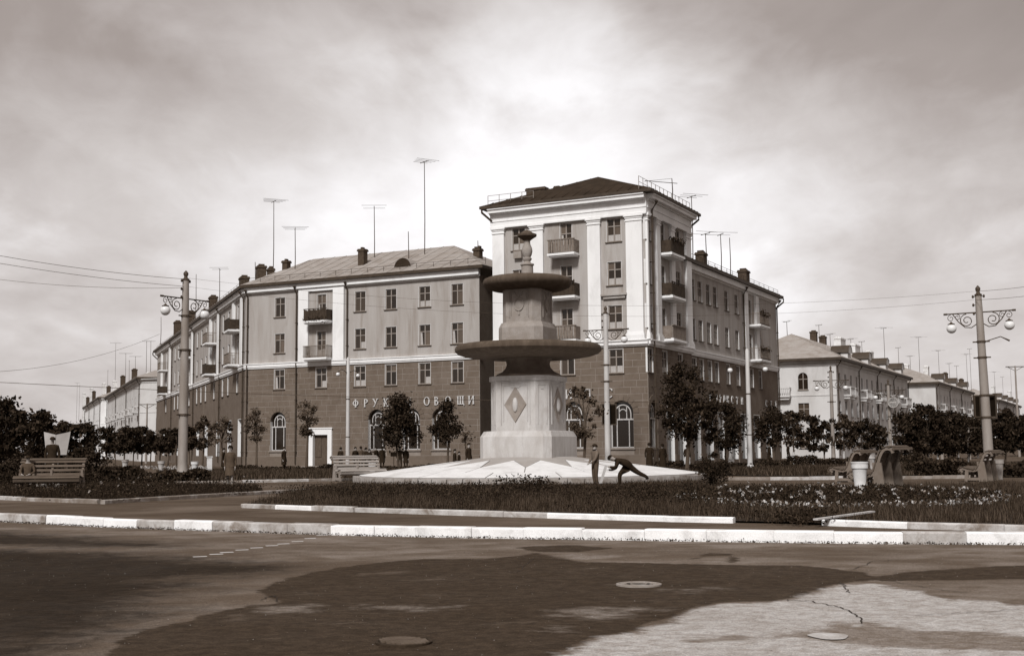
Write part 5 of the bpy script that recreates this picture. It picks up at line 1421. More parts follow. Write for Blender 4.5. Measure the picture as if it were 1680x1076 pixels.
T = Matrix.Rotation(math.pi / 2, 4, 'X')
b = MB(T); b.lathe([(.46, -.015), (.46, .02)], 24); b.build('plate', M['cloth_mid'], t)
b = MB(T); b.lathe([(.46, .021), (.46, .035), (.40, .035), (.40, .021)], 24); b.build('rim', M['poster'], t)
b = MB(); b.box(-.26, .26, -.045, -.022, -.055, .055); b.build('bar', M['poster'], t)
b = MB(); b.box(-.7, -.3, .02, .06, -.03, .03); b.build('bracket', M['scroll'], t)

# ------------------------------------------------------------------ overhead wires
def wire(label, a, c2, sag, r=.012):
    a, c2 = Vector(a), Vector(c2); pts = [a.lerp(c2, k / 24) - Vector((0, 0, sag * 4 * (k / 24) * (1 - k / 24))) for k in range(25)]
    b = MB(); b.tube(pts, r, 4); o = b.build('overhead_wire', M['wire']); return tag(o, label, 'wire', 'overhead wires')
def PV(px, py, d): q = V(px, d); return Vector((q.x, d, HZ(px, py, d)))
wire('uppermost wire from the left lamp post to the left edge', PV(300, 458, dLl), PV(-60, 411, 52), .15, .011)
wire('second wire from the left lamp post, ending lower at the left edge', PV(300, 470, dLl), PV(-60, 424, 50), .12, .010)
wire('lowest of the three wires running left from the left lamp post', PV(300, 472, dLl), PV(-60, 452, 66), .25, .009)
wire('thin wire hung between the two big lamp posts high before the buildings', PV(301, 456, dLl), PV(1609, 478, dRl), 1.05, .005)
wire('second thin wire between the two big lamp posts, slightly lower', PV(301, 470, dLl), PV(1609, 492, dRl), 1.15, .005)
wire('upper wire from the right lamp post to the right edge', PV(1611, 478, dRl), PV(1740, 464, 54), .05, .009)
wire('lower wire from the right lamp post to the right edge', PV(1611, 492, dRl), PV(1740, 480, 54), .05, .009)
wire('tram cable low across the left wing below the second floor windows', PV(-60, 624, 74), PV(1229, 660, 80), .35, .016)
wire('slack wire rising from the left edge toward the corner block roof', PV(-60, 612, 120), PV(258, 548, 168), 1.2, .018)

# ------------------------------------------------------------------ trees
def crown_points(rx, z0, z1, n_cl, n_leaf, prof, sig, rng):
    cl = []
    while len(cl) < n_cl:
        t = rng.random(); a = rng.uniform(0, 2 * np.pi)
        if prof == 'round': w = math.sqrt(max(0, 1 - (2 * t - 1) ** 2)) ** .8
        elif prof == 'cone': w = (1 - t) ** .7 * min(1, .45 + 3 * t)
        elif prof == 'fan': w = (.25 + .75 * t) * (1 if t < .8 else 1.6 - t * .75)
        else: w = min(1, t * 4 + .35) * (1 - max(0, t - .6) * 1.6)
        r = rx * w * math.sqrt(rng.uniform(.2, 1)) * rng.uniform(.7, 1.3)
        cl.append((r * math.cos(a), r * math.sin(a), z0 + (z1 - z0) * t))
    cl = np.array(cl); per = rng.multinomial(n_leaf, rng.dirichlet(np.ones(n_cl) * 3))
    sg = sig * rng.uniform(.45, 1.3, n_cl)
    pts = [cl[i] + rng.normal(0, 1, (per[i], 3)) * np.array([sg[i], sg[i], sg[i] * .8]) for i in range(n_cl)]
    return cl, np.vstack(pts)
TREE_RNG = np.random.default_rng(31)
def tree(name, label, px, d, ytop, ybot, wpx, kind='dense', prof='round', group=None, leaf=.12, n=None, lime=False, cat='tree', dens=1.0, tr=None):
    p = V(px, d); z1, z0 = HZ(px, ytop, d), max(.15, HZ(px, ybot, d)); rx = wpx * d / FPX / 2
    t = thing(name, label, cat, (p.x, p.y, 0), TREE_RNG.uniform(0, 6), group)
    vol = rx * rx * (z1 - z0)
    n_cl = int(np.clip(16 + vol * 5, 20, 80)); n = n or int(np.clip(800 + vol * 560, 800, 5200) * dens); leaf *= .8
    cl, pts = crown_points(rx, z0, z1 - .15, n_cl, n, prof, max(.15, rx * (.17 if kind != 'sparse' else .12)), TREE_RNG)
    mats = {'dense': [M['leaf_a'], M['leaf_b']], 'mid': [M['leaf_b'], M['leaf_a'], M['leaf_c']], 'sparse': [M['leaf_c'], M['leaf_b']]}[kind]
    pr = {'dense': [.75, .25], 'mid': [.5, .3, .2], 'sparse': [.6, .4]}[kind]
    leafcloud('crown', pts, leaf, mats, t, prob=pr, stuff=False)
    tr = tr or max(.045, .017 * z1); zt = z0 + (z1 - z0) * .75
    b = MB(); k1_, k2_ = TREE_RNG.normal(0, .04, 2) * z1 * .5
    trunk = [(0, 0, -.05), (k1_ * .4, k2_ * .4, z0 * .5), (k1_, k2_, z0), (k1_ * .8, k2_ * .6, (z0 + zt) / 2), (0, 0, zt)]
    b.tube(trunk, [tr * 1.35, tr, tr * .85, tr * .55, tr * .2], 7)
    for i in TREE_RNG.choice(len(cl), min(len(cl), 12 if kind == 'sparse' else 7), replace=False):
        c2 = cl[i]; h = z0 + (c2[2] - z0) * TREE_RNG.uniform(.1, .5)
        b.tube([(k1_ * .9, k2_ * .8, h), (c2[0] * .5, c2[1] * .5, (h + c2[2]) / 2 + .08), tuple(c2)], [tr * .45, tr * .3, tr * .12], 4)
    o = b.build('trunk', M['bark'], t, smooth=True)
    if lime:
        b = MB(); b.tube([(0, 0, .0), (k1_ * .3, k2_ * .3, 1.0)], [tr * 1.42, tr * 1.14], 7); b.build('limewash', M['limewash'], o)
    return t
# named single trees round the fountain and along the corner block
tree('sapling_tree', 'thin wispy young tree before the arched window left of the shop door', 421, 92, 668, 722, 34, 'sparse', 'round', leaf=.11, dens=.8)
tree('sapling_tree', 'pale loose crowned young tree leaning by the white shop door surround', 503, 92, 658, 712, 46, 'sparse', 'fan', leaf=.11, dens=.8)
tree('sapling_tree', 'thin young tree by the street corner of the left wing', 366, 96, 685, 728, 32, 'sparse', 'round', leaf=.12, dens=.8)
tree('sapling_tree', 'dusky young tree just right of the big left lamp post', 332, 100, 682, 735, 34, 'mid', 'round', leaf=.13)
tree('broadleaf_tree', 'dense dark bushy tree hiding the middle of the fruit shop sign', 654, 86, 653, 731, 80, 'dense', 'cone', leaf=.14)
tree('broadleaf_tree', 'dark slender tree hiding a letter of the second shop word', 734, 88, 655, 724, 56, 'dense', 'cone', leaf=.13)
tree('sapling_tree', 'tiny leaning sapling by the dark gap beside the fountain', 764, 84, 706, 724, 26, 'sparse', 'fan', leaf=.12, n=160)
tree('sapling_tree', 'wispy pale tree between the fountain pedestal and the notice board', 957, 74, 634, 718, 62, 'sparse', 'egg', leaf=.11, dens=.75)
tree('broadleaf_tree', 'tall dark ragged tree covering the right face of the corner tower', 1126, 71, 600, 715, 84, 'dense', 'egg', leaf=.14)
tree('broadleaf_tree', 'broad dark tree left of the plain white lamp post', 1190, 80, 662, 736, 70, 'dense', 'round', leaf=.14)
tree('broadleaf_tree', 'dark tree right of the plain white lamp post by the right wing', 1268, 88, 668, 732, 58, 'dense', 'round', leaf=.14)
tree('shrub', 'tall dark shrub at the near right edge of the white mound', 1169, 45.5, 737, 801, 46, 'dense', 'egg', leaf=.06, cat='shrub', n=2600, tr=.02)
G1 = 'round crowned trees along the right street'
for i, (px, d, yt, yb, wp, lb) in enumerate([(1302, 96, 676, 734, 40, 'small dark round tree standing just left of the pale house end wall'), (1334, 100, 682, 734, 32, 'small dark tree below the arched window of the pale house'),
        (1384, 104, 680, 736, 44, 'dark tree right behind the slim scrolled lamp post'), (1418, 108, 690, 736, 46, 'low dark round tree left of the road sign post'), (1442, 112, 694, 738, 34, 'low dark tree under the road sign'),
        (1352, 110, 690, 738, 26, 'thin dark tree left of the slim scrolled lamp post')]):
    tree('broadleaf_tree', lb, px, d, yt, yb, wp, 'dense' if i % 2 else 'mid', 'round', G1, leaf=.17, lime=True)
for i, (px, d, yt, yb, wp, lb) in enumerate([(1492, 98, 676, 742, 52, 'dense dark tree right of the road sign, first of the thick hedge row'), (1522, 100, 664, 740, 58, 'tallest dense dark tree in the thick row before the blank white end wall'),
        (1556, 102, 676, 742, 54, 'dense dark tree beside the slim pale pole in the thick row'), (1588, 104, 682, 742, 48, 'dense dark tree left of the big right lamp post'),
        (1648, 90, 672, 736, 56, 'dark tree just right of the big right lamp post'), (1682, 84, 676, 738, 50, 'dark tree cut by the right edge of the view')]):
    tree('broadleaf_tree', lb, px, d, yt, yb, wp, 'dense', 'egg', 'thick dark trees on the right', leaf=.17, lime=i < 4, dens=1.25)
for i, px in enumerate((1506, 1538, 1572, 1604, 1620)):
    tree('broadleaf_tree', ('first', 'second', 'third', 'fourth', 'fifth')[i] + ' tree from the left in the farther file behind the thick right row', px, 122 + 3 * i, 684, 740, 40, 'dense', 'round', 'background trees of the right row', leaf=.2, lime=True)
G2 = 'clipped trees along the left street'
for i, (px, d) in enumerate([(176, 100), (190, 112), (204, 108), (219, 118), (233, 110), (247, 118), (262, 106), (276, 114), (290, 104), (312, 112)]):
    tree('broadleaf_tree', ('first', 'second', 'third', 'fourth', 'fifth', 'sixth', 'seventh', 'eighth', 'ninth', 'last')[i] + ' tree counted from the left in the dark flat topped row along the left street', px, d, 699 + (i * 5) % 9, 739, 36, 'dense', 'round', G2, leaf=.17)
for px, d, yt, yb, wp, lb in [(10, 66, 655, 760, 74, 'large dark tree at the left edge behind the slatted bench'), (48, 62, 664, 765, 60, 'ragged dark tree behind the man on the slatted bench'),
        (72, 74, 676, 765, 66, 'dark leafy tree directly behind the white poster stand'), (112, 72, 690, 765, 62, 'dark tree right of the white poster stand'), (140, 82, 694, 760, 50, 'dark tree below the white gable of the left street'),
        (-28, 60, 640, 760, 60, 'dark tree cut off by the left edge of the view')]:
    tree('broadleaf_tree', lb, px, d, yt, yb, wp, 'dense', 'egg', 'big dark trees at the left', leaf=.16, dens=1.35)
for px, d, yt, yb, wp, lb in [(150, 60, 738, 772, 60, 'low dark bush right of the slatted bench'), (28, 54, 745, 790, 50, 'low dark bush at the left end of the slatted bench'), (1500, 62, 742, 776, 40, 'low dark bush behind the tall curled bench')]:
    tree('bush', lb, px, d, yt, yb, wp, 'dense', 'round', leaf=.09, cat='bush', n=1400, tr=.02)
# far belt of trees closing the streets
def far_belt(x0, x1, d, ztop, n):
    x = RNG.uniform(x0, x1, n); z = RNG.random(n) ** .8 * ztop * (1 + .25 * np.sin(x * .13) + .15 * np.sin(x * .41))
    return leafcloud('far_woods', np.column_stack([x, d + RNG.normal(0, 3, n), z]), .8, [M['leaf_a'], M['leaf_b']])
far_belt(-260, -96, 262, 7.5, 5000); far_belt(112, 330, 300, 8, 5000); far_belt(-190, -70, 150, 4.2, 5000); far_belt(60, 150, 150, 3.6, 3500)
# low clipped hedges at the foot of the far rows
def hedge(label, a, c2, h, wd, n):
    b = MB(); L = (c2 - a).length; t = np.random.default_rng(int(abs(a.x) * 10)); s_ = t.random(n); q = t.normal(0, wd * .4, n)
    dr = (c2 - a).normalized(); nn = Vector((-dr.y, dr.x, 0))
    cen = np.column_stack([a.x + dr.x * L * s_ + nn.x * q, a.y + dr.y * L * s_ + nn.y * q, t.random(n) ** .7 * h * (.8 + .3 * np.sin(s_ * L * 1.3) * np.sin(s_ * L * .47 + 1) + .12 * np.sin(s_ * L * 4.1))])
    o = leafcloud('hedge', cen, .10, [M['leaf_a'], M['leaf_a'], M['leaf_b']], stuff=False); return tag(o, label, 'hedge')
hedge('low dark hedge in front of the big lamp post on the left', V(150, 58), V(345, 59), .72, .9, 3800)
hedge('long low hedge before the shop fronts of the left wing', V(375, 88), V(800, 82), .42, 1.4, 5200)
hedge('low hedge before the right wing of the corner block', V(1075, 78), V(1300, 82), .55, 1.0, 3000)
hedge('low dark hedge under the big lamp post on the right', V(1500, 57), V(1760, 55), .8, 1.2, 4200)
hedge('low hedge under the trees of the right street', V(1290, 92), V(1500, 92), .7, 1.0, 3200)
hedge('dark hedge behind the slatted bench on the left', V(-60, 56), V(165, 57), .9, 1.2, 4600)

# ------------------------------------------------------------------ benches, urns, poster, plank
def bench(label, p, rz, L=2.2, ht=1.2, slatm='bench_wood', endm='bench_end', group='curled park benches'):
    """faces local -y; x along"""
    t = thing('park_bench', label, 'bench', (p.x, p.y, 0), rz, group)
    k = ht / 1.05
    path = [(-.62, .30), (-.70, .36), (-.72, .43), (-.66, .48), (-.52, .47), (-.36, .43), (-.20, .41), (-.08, .44), (.0, .54), (.05, .68), (.10, .82), (.17, .95), (.26, 1.03), (.38, 1.05), (.49, 1.01), (.53, .93)]
    path = [(y * (.5 + .5 * k), z * k) for y, z in path]
    def resamp(step):
        out = []; 
        for i in range(len(path) - 1):
            a, c2 = Vector(path[i]), Vector(path[i + 1]); n = max(1, round((c2 - a).length / step))
            for j in range(n): out.append((a.lerp(c2, j / n), (c2 - a).normalized()))
        return out
    for q, d in resamp(.114):
        b = MB(); n = Vector((-d.y, d.x)); w_ = .047; h_ = .016
        c4 = [q + d * sx * w_ + n * sy * h_ + n * .03 for sx, sy in ((-1, -1), (1, -1), (1, 1), (-1, 1))]
        b.loft([[(x, c[0], c[1]) for c in c4] for x in (-L / 2, L / 2)]); b.build('slat', M[slatm], t)
    for sx in (-1, 0, 1):
        x = sx * (L / 2 - .08); b = MB(); up = [(y, z) for y, z in path]
        # end frame: a band under the slats joined to a foot
        n_ = len(up); lo = []
        for i in range(n_):
            a, c2 = Vector(up[max(0, i - 1)]), Vector(up[min(n_ - 1, i + 1)]); d = (c2 - a).normalized(); nn = Vector((-d.y, d.x)); lo.append(tuple(Vector(up[i]) - nn * .085))
        for i in range(n_ - 1):
            q = [up[i], up[i + 1], lo[i + 1], lo[i]]
            b.add([(x - .04, y, z) for y, z in q] + [(x + .04, y, z) for y, z in q], [(0, 1, 2, 3), (7, 6, 5, 4), (0, 4, 5, 1), (2, 6, 7, 3)])
        for y0, y1, yt0, yt1, zt_ in ((-.58, -.46, -.54, -.40, .40), (-.02, .32, -.08, .20, .70)):
            b.add([(x - .045, y0, 0), (x - .045, y1, 0), (x + .045, y1, 0), (x + .045, y0, 0), (x - .045, yt0, zt_ * k), (x - .045, yt1, zt_ * k), (x + .045, yt1, zt_ * k), (x + .045, yt0, zt_ * k)],
                  [(0, 1, 2, 3), (7, 6, 5, 4), (0, 4, 5, 1), (1, 5, 6, 2), (2, 6, 7, 3), (3, 7, 4, 0)])
        b.box(x - .04, x + .04, -.5, .08, .05, .16)
        b.build('bench_end', M[endm], t)
    return t
bench('pale slatted bench facing the road just left of the white mound', V(586, 59.5), R(32), 2.4, 1.15, 'bench_wood', 'bench_end')
bench('tall dark bench with curled back next to the big white urn on the right', V(1450, 39.5), R(-124), 2.1, 1.42, 'bench_dark', 'bench_end_dark')
bench('curled bench with pale seat farther back behind the big white urn', V(1404, 51), R(-124), 2.2, 1.25, 'bench_dark', 'bench_end_dark')
bench('curled dark bench near the foot of the big right lamp post', V(1614, 50), R(-124), 2.0, 1.2, 'bench_dark', 'bench_end_dark')
bench('long slatted bench with a seated man at the left edge', V(86, 48.5), R(6), 2.5, 1.2, 'bench_dark', 'bench_end_dark')
def urn(label, px, d, h, r, m='urn', rim=True):
    p = V(px, d); t = thing('urn', label, 'urn', (p.x, p.y, 0), 0, 'whitewashed park urns')
    b = MB(); b.lathe([(r * .62, 0), (r * .66, h * .06), (r * .6, h * .1), (r * .86, h * .76), (r * .9, h * .78), (r * .72, h * .78), (r * .6, h * .5)], 20); b.build('body', M[m], t, smooth=True)
    if rim:
        b = MB(); b.lathe([(r * .88, h * .781), (r, h * .80), (r * 1.0, h * .95), (r * 1.06, h * .96), (r * 1.06, h), (r * .86, h), (r * .84, h * .8)], 20); b.build('rim', M[m], t, smooth=True)
    return t
urn('big whitewashed urn with a thick rim standing by the tall curled bench', 1409, 38.2, .98, .26)
urn('white urn behind the pale slatted bench by the mound', 612, 64, .78, .24)
urn('white urn right beside the foot of the big left lamp post', 320, 78, .82, .24)
urn('greyish urn left of the big left lamp post', 265, 84, .82, .24, 'kerb_worn')
urn('pale urn by the curled bench near the right lamp post', 1638, 51.5, .85, .19, 'bench_wood')
urn('small pale urn between the two curled benches at the right', 1428, 66, .95, .24, 'kerb_worn')
urn('whitewashed urn in the row of trees along the left street', 206, 92, .9, .25, 'kerb_worn')
p = V(344, 84); t = thing('kiosk_post', 'white square advertising post near the corner of the left wing', 'post', (p.x, p.y, 0), R(20))
b = MB(); b.box(-.16, .16, -.16, .16, 0, 1.05); b.build('shaft', M['urn'], t); b = MB(); b.box(-.2, .2, -.2, .2, 1.052, 1.12); b.build('cap', M['urn'], t)
# open-book shaped poster stand
p = V(91, 56); t = thing('poster_stand', 'white open book shaped poster stand among the dark trees at left', 'poster stand', (p.x, p.y, 0), R(4))
zb_, zt2 = HZ(91, 746, 56), HZ(91, 708, 56)
for sx in (-1, 1):
    b = MB(); zc = HZ(91, 713, 56)
    q = [(.01 * sx, -.0, zb_), (sx * .46, .14, zb_ + (.0 if sx > 0 else .05)), (sx * .60, .2, zt2), (.01 * sx, 0, zc)]
    b.add(q + [(x, y + .04, z) for x, y, z in q], [(0, 1, 2, 3), (7, 6, 5, 4), (0, 4, 5, 1), (1, 5, 6, 2), (2, 6, 7, 3), (3, 7, 4, 0)]); b.build('page', M['poster'], t)
b = MB()
for sx in (-1, 1): b.tube([(sx * .4, .24, 0), (sx * .4, .24, zb_ + .6)], .04, 6)
b.build('support', M['dark_metal'], t)
# plank lying on the bed by the broken kerb
a, c2 = H(1338, 853, .12), H(1432, 840, .16); d = (c2 - a).normalized(); b = MB(); n_ = Vector((-d.y, d.x, 0)).normalized() * .05
b.loft([[tuple(q - n_), tuple(q + n_), tuple(q + n_ + Vector((0, 0, .03))), tuple(q - n_ + Vector((0, 0, .03)))] for q in (a, c2)])
tag(b.build('plank', M['wood_light']), 'long pale plank lying on the grass at the gap in the kerb', 'plank')
clumps([tuple((H(1300, 862)).xy), tuple(H(1345, 862).xy), tuple(H(1345, 848).xy), tuple(H(1300, 848).xy)], 22, .08, .22, 70, .04, [M['leaf_a'], M['leaf_b']], 'undergrowth')

# ------------------------------------------------------------------ people
def build_body(J, edges, rad, regions, mats):
    names = list(J); idx = {k: i for i, k in enumerate(names)}
    me = bpy.data.meshes.new('body'); me.from_pydata([J[k] for k in names], [(idx[a], idx[b2]) for a, b2 in edges], [])
    o = bpy.data.objects.new('body_tmp', me); C.objects.link(o)
    o.modifiers.new('skin', 'SKIN'); sub = o.modifiers.new('sub', 'SUBSURF'); sub.levels = 1; sub.render_levels = 1
    for i, k in enumerate(names):
        q = me.skin_vertices[0].data[i]; r = rad[k]; q.radius = (r, r) if not isinstance(r, tuple) else r; q.use_root = (k == 'pelvis')
    dg = bpy.context.evaluated_depsgraph_get(); m2 = bpy.data.meshes.new_from_object(o.evaluated_get(dg)); bpy.data.objects.remove(o)
    for mm in mats: m2.materials.append(mm)
    segs = [(Vector(J[a]), Vector(J[b2]), regions.get((a, b2), 0)) for a, b2 in edges]
    for p in m2.polygons:
        c = p.center; best, bi = 1e9, 0
        for a, b2, g in segs:
            d = b2 - a; t = max(0, min(1, (c - a).dot(d) / max(d.length_squared, 1e-9))); q = (a + d * t - c).length
            if q < best: best, bi = q, g
        p.material_index = bi; p.use_smooth = True
    return m2
def person(label, px, d, rz, J=None, h=1.72, top='cloth_dark', legs='cloth_dark', shoes='hair', head='hair', hat=None, coat=None, skirt=None, bare_legs=False, arms=None, step=0.0, group=None, z=0.0, female=False, at=None, bulk=1.0):
    p = at or V(px, d)
    t = thing('person', label, 'person', (p.x, p.y, z), rz, group)
    k = h / 1.72; sw = .19 if not female else .165
    B = {'pelvis': (0, 0, .95), 'spine': (0, .01, 1.12), 'chest': (0, .0, 1.32), 'neck': (0, .0, 1.47), 'head0': (0, -.015, 1.545), 'head1': (0, -.015, 1.63), 'head2': (0, -.005, 1.69),
         'shL': (sw, 0, 1.39), 'elL': (sw + .06, .03, 1.11), 'wrL': (sw + .05, -.05, .87), 'haL': (sw + .045, -.07, .78), 'shR': (-sw, 0, 1.39), 'elR': (-sw - .06, .03, 1.11), 'wrR': (-sw - .05, -.05, .87), 'haR': (-sw - .045, -.07, .78),
         'hiL': (.095, 0, .90), 'knL': (.10, -.02 - step * .55, .49), 'anL': (.10, .03 - step, .09), 'toL': (.105, -.14 - step, .04), 'hiR': (-.095, 0, .90), 'knR': (-.10, -.02 + step * .35, .49), 'anR': (-.10, .03 + step, .10 + .06 * (step > 0)), 'toR': (-.105, -.14 + step, .04)}
    if J: B.update(J)
    B = {a: tuple(c * k for c in q) for a, q in B.items()}
    rad = {'pelvis': (.15, .115), 'spine': (.135, .105), 'chest': (.165, .115), 'neck': .055, 'head0': (.072, .085), 'head1': (.08, .095), 'head2': (.06, .07), 'shL': .068, 'elL': .048, 'wrL': .034, 'haL': (.038, .022),
           'hiL': .095, 'knL': .062, 'anL': .044, 'toL': (.045, .03)}
    for a in list(rad):
        if a.endswith('L'): rad[a[:-1] + 'R'] = rad[a]
    rad = {a: ((tuple(c * bulk for c in r) if isinstance(r, tuple) else r * bulk) if a[:4] != 'head' and a[:2] != 'ha' and a != 'neck' else r) for a, r in rad.items()}
    rad = {a: (tuple(c * k for c in r) if isinstance(r, tuple) else r * k) for a, r in rad.items()}
    E = [('pelvis', 'spine'), ('spine', 'chest'), ('chest', 'neck'), ('neck', 'head0'), ('head0', 'head1'), ('head1', 'head2')]
    rg = {('neck', 'head0'): 3, ('head0', 'head1'): 3, ('head1', 'head2'): 3}
    for s_ in 'LR':
        E += [('chest', 'sh' + s_), ('sh' + s_, 'el' + s_), ('el' + s_, 'wr' + s_), ('wr' + s_, 'ha' + s_), ('pelvis', 'hi' + s_), ('hi' + s_, 'kn' + s_), ('kn' + s_, 'an' + s_), ('an' + s_, 'to' + s_)]
        rg[('wr' + s_, 'ha' + s_)] = 3; rg[('hi' + s_, 'kn' + s_)] = 1; rg[('kn' + s_, 'an' + s_)] = 3 if bare_legs else 1; rg[('an' + s_, 'to' + s_)] = 2; rg[('pelvis', 'hi' + s_)] = 1
    me = build_body(B, E, rad, rg, [M[top], M[legs], M[shoes], M['skin']])
    # fingers, nose, eyes and mouth joined to the one body mesh
    b = MB(); hd = Vector(B['head1']); nk = Vector(B['head0']); upv = (Vector(B['head2']) - nk).normalized()
    fw_ = Vector((0, -1, 0)); fw_ = (fw_ - upv * fw_.dot(upv)).normalized(); sd_ = upv.cross(fw_)
    for s_ in 'LR':
        w_, h_ = Vector(B['wr' + s_]), Vector(B['ha' + s_]); dr = (h_ - w_).normalized(); side = dr.cross(Vector((0, 0, 1)) if abs(dr.z) < .8 else Vector((1, 0, 0))).normalized()
        for f_ in range(4):
            o_ = h_ + side * (f_ - 1.5) * .018 * k; L = (.075, .085, .08, .062)[f_] * k
            b.tube([o_ - dr * .02, o_ + dr * L * .55, o_ + dr * L + fw_ * .015], [.009 * k, .009 * k, .006 * k], 5, 0)
        o_ = w_.lerp(h_, .35); b.tube([o_, o_ + side * -.03 * k + dr * .03 * k, o_ - side * .036 * k + dr * .065 * k], [.011 * k, .010 * k, .007 * k], 5, 0)
    c_ = hd + fw_ * .09 * k
    b.add([c_ + upv * .02 * k, c_ - sd_ * .016 * k - upv * .03 * k, c_ + sd_ * .016 * k - upv * .03 * k, c_ + fw_ * .026 * k - upv * .024 * k], [(0, 1, 3), (0, 3, 2), (1, 2, 3)], 0)
    for q in (-1, 1):
        e_ = c_ + sd_ * q * .032 * k + upv * .012 * k - fw_ * .004; b.add([e_ + sd_ * .014 * k, e_ + upv * .006 * k + fw_ * .006, e_ - sd_ * .014 * k, e_ - upv * .006 * k + fw_ * .006], [(0, 1, 2, 3)], 1)
        b.box(0, 0, 0, 0, 0, 0, 0) if False else None
    m_ = c_ - upv * .058 * k; b.add([m_ + sd_ * .022 * k, m_ + upv * .005 * k + fw_ * .004, m_ - sd_ * .022 * k, m_ - upv * .005 * k + fw_ * .004], [(0, 1, 2, 3)], 1)
    nv = len(me.vertices)
    bm_v = [tuple(v.co) for v in me.vertices] + [tuple(q) for q in b.v]
    fs = [tuple(p_.vertices) for p_ in me.polygons] + [tuple(nv + i for i in f) for f in b.f]
    mi = [p_.material_index for p_ in me.polygons] + [3 if q == 0 else 4 for q in b.m]
    m3 = bpy.data.meshes.new('body'); m3.from_pydata(bm_v, [], fs)
    for mm in (M[top], M[legs], M[shoes], M['skin'], M['hair']): m3.materials.append(mm)
    m3.polygons.foreach_set('material_index', mi); m3.polygons.foreach_set('use_smooth', [True] * len(fs)); m3.update(); bpy.data.meshes.remove(me)
    ob('body', m3, t)
    # hair or cap as a shell round the skull
    T = Matrix.Translation(hd) @ (fw_.to_track_quat('-Y', 'Z').to_matrix().to_4x4()); n = 12
    def shell(scale, zlo, back, m, nm):
        b = MB(T); rings = []
        for j in range(5):
            a = R(90 * j / 4); zz = zlo + (.115 * scale - zlo) * math.sin(a); rr2 = math.cos(a) ** .8 if j < 4 else .03
            rings.append([(.094 * scale * rr2 * math.cos(2 * math.pi * i / n) * k, (.112 * scale * rr2 * math.sin(2 * math.pi * i / n) + .012) * k, (zz - back * max(0, math.sin(2 * math.pi * i / n)) * (1 - j / 4)) * k) for i in range(n)])
        b.loft(rings); return b.build(nm, M[m], t, smooth=True)
    if hat == 'cap':
        shell(1.16, .03, .03, head, 'cap'); b = MB(T); b.add([(-.08 * k, -.08 * k, .04 * k), (.08 * k, -.08 * k, .04 * k), (.06 * k, -.19 * k, .02 * k), (-.06 * k, -.19 * k, .02 * k), (-.08 * k, -.08 * k, .055 * k), (.08 * k, -.08 * k, .055 * k), (.06 * k, -.19 * k, .03 * k), (-.06 * k, -.19 * k, .03 * k)],
              [(3, 2, 1, 0), (4, 5, 6, 7), (2, 3, 7, 6), (0, 4, 7, 3), (1, 2, 6, 5)]); b.build('cap_peak', M[head], t)
    elif hat == 'hat':
        shell(1.12, .04, .0, head, 'hat'); b = MB(T); b.lathe([(.10 * k, .03 * k), (.17 * k, .025 * k), (.17 * k, .037 * k), (.10 * k, .05 * k)], 14); b.build('hat_brim', M[head], t)
    else: shell(1.12, .02, .10 if female else .06, head, 'hair')
    def garment(nm, rings, m):
        b = MB(); b.loft([[(cx + rx * math.cos(2 * math.pi * i / 14) * 1.0, cy + ry * math.sin(2 * math.pi * i / 14), zz) for i in range(14)] for cx, cy, rx, ry, zz in [tuple(c * k for c in q) for q in rings]]); b.build(nm, M[m], t, smooth=True)
    if coat: garment('coat', [(0, 0, .10, .075, 1.47), (0, 0, sw + .03, .115, 1.40), (0, .0, .19, .135, 1.25), (0, 0, .172, .13, 1.1), (0, 0, .195, .15, .93), (0, 0, .215, .17, coat)], top)
    if skirt: garment('skirt', [(0, 0, .165, .125, 1.06), (0, 0, .19, .15, .9), (0, -step * .15, .21, .19 + abs(step) * .4, skirt)], legs)
    return t
person('woman in a dark suit jacket and skirt walking toward the camera by the left bed', 378, 49.5, R(4), h=1.68, top='cloth_mid', legs='cloth_mid', shoes='cloth_grey', coat=.86, skirt=.52, bare_legs=True, step=.16, female=True)
# two boys at the mound
person('boy in a peaked cap standing beside the bent over boy at the mound', 976, 47.6, R(-60), h=1.60, top='cloth_grey', legs='cloth_mid', head='cloth_dark', hat='cap', bulk=1.25,
       J={'elL': (.2, -.12, 1.12), 'wrL': (.12, -.26, .98), 'haL': (.08, -.32, .96), 'elR': (-.2, -.08, 1.12), 'wrR': (-.12, -.24, .95), 'haR': (-.08, -.3, .92)})
person('boy in a dark suit bent forward with one leg stretched back over the rim', 1013, 47.6, R(-90), h=1.62, top='cloth_dark', legs='cloth_dark', head='hair', z=0.0, bulk=1.6,
       J={'pelvis': (0, .46, .84), 'spine': (0, .28, .98), 'chest': (0, .05, 1.06), 'neck': (0, -.14, 1.10), 'head0': (0, -.22, 1.13), 'head1': (0, -.30, 1.15), 'head2': (0, -.355, 1.18),
          'shL': (.17, .0, 1.03), 'elL': (.21, -.10, .76), 'wrL': (.1, -.33, .78), 'haL': (.06, -.42, .80), 'shR': (-.17, .0, 1.03), 'elR': (-.21, -.06, .72), 'wrR': (-.1, -.28, .66), 'haR': (-.05, -.38, .67),
          'hiL': (.09, .44, .80), 'knL': (.11, .06, .50), 'anL': (.1, .06, .09), 'toL': (.1, -.10, .04), 'hiR': (-.09, .48, .80), 'knR': (-.10, .84, .54), 'anR': (-.11, 1.18, .38), 'toR': (-.12, 1.25, .26)})
a, c2 = V(983, 47.4, .02), V(994, 47.3, .80); d = (c2 - a).normalized(); s_ = Vector((0, 1, 0)).cross(d).normalized() * .05; f_ = Vector((0, .02, 0))
b = MB(); b.loft([[tuple(q - s_ - f_), tuple(q + s_ - f_), tuple(q + s_ + f_), tuple(q - s_ + f_)] for q in (a, c2)]); tag(b.build('plank', M['wood_light']), 'short pale board held upright by the two boys', 'plank')
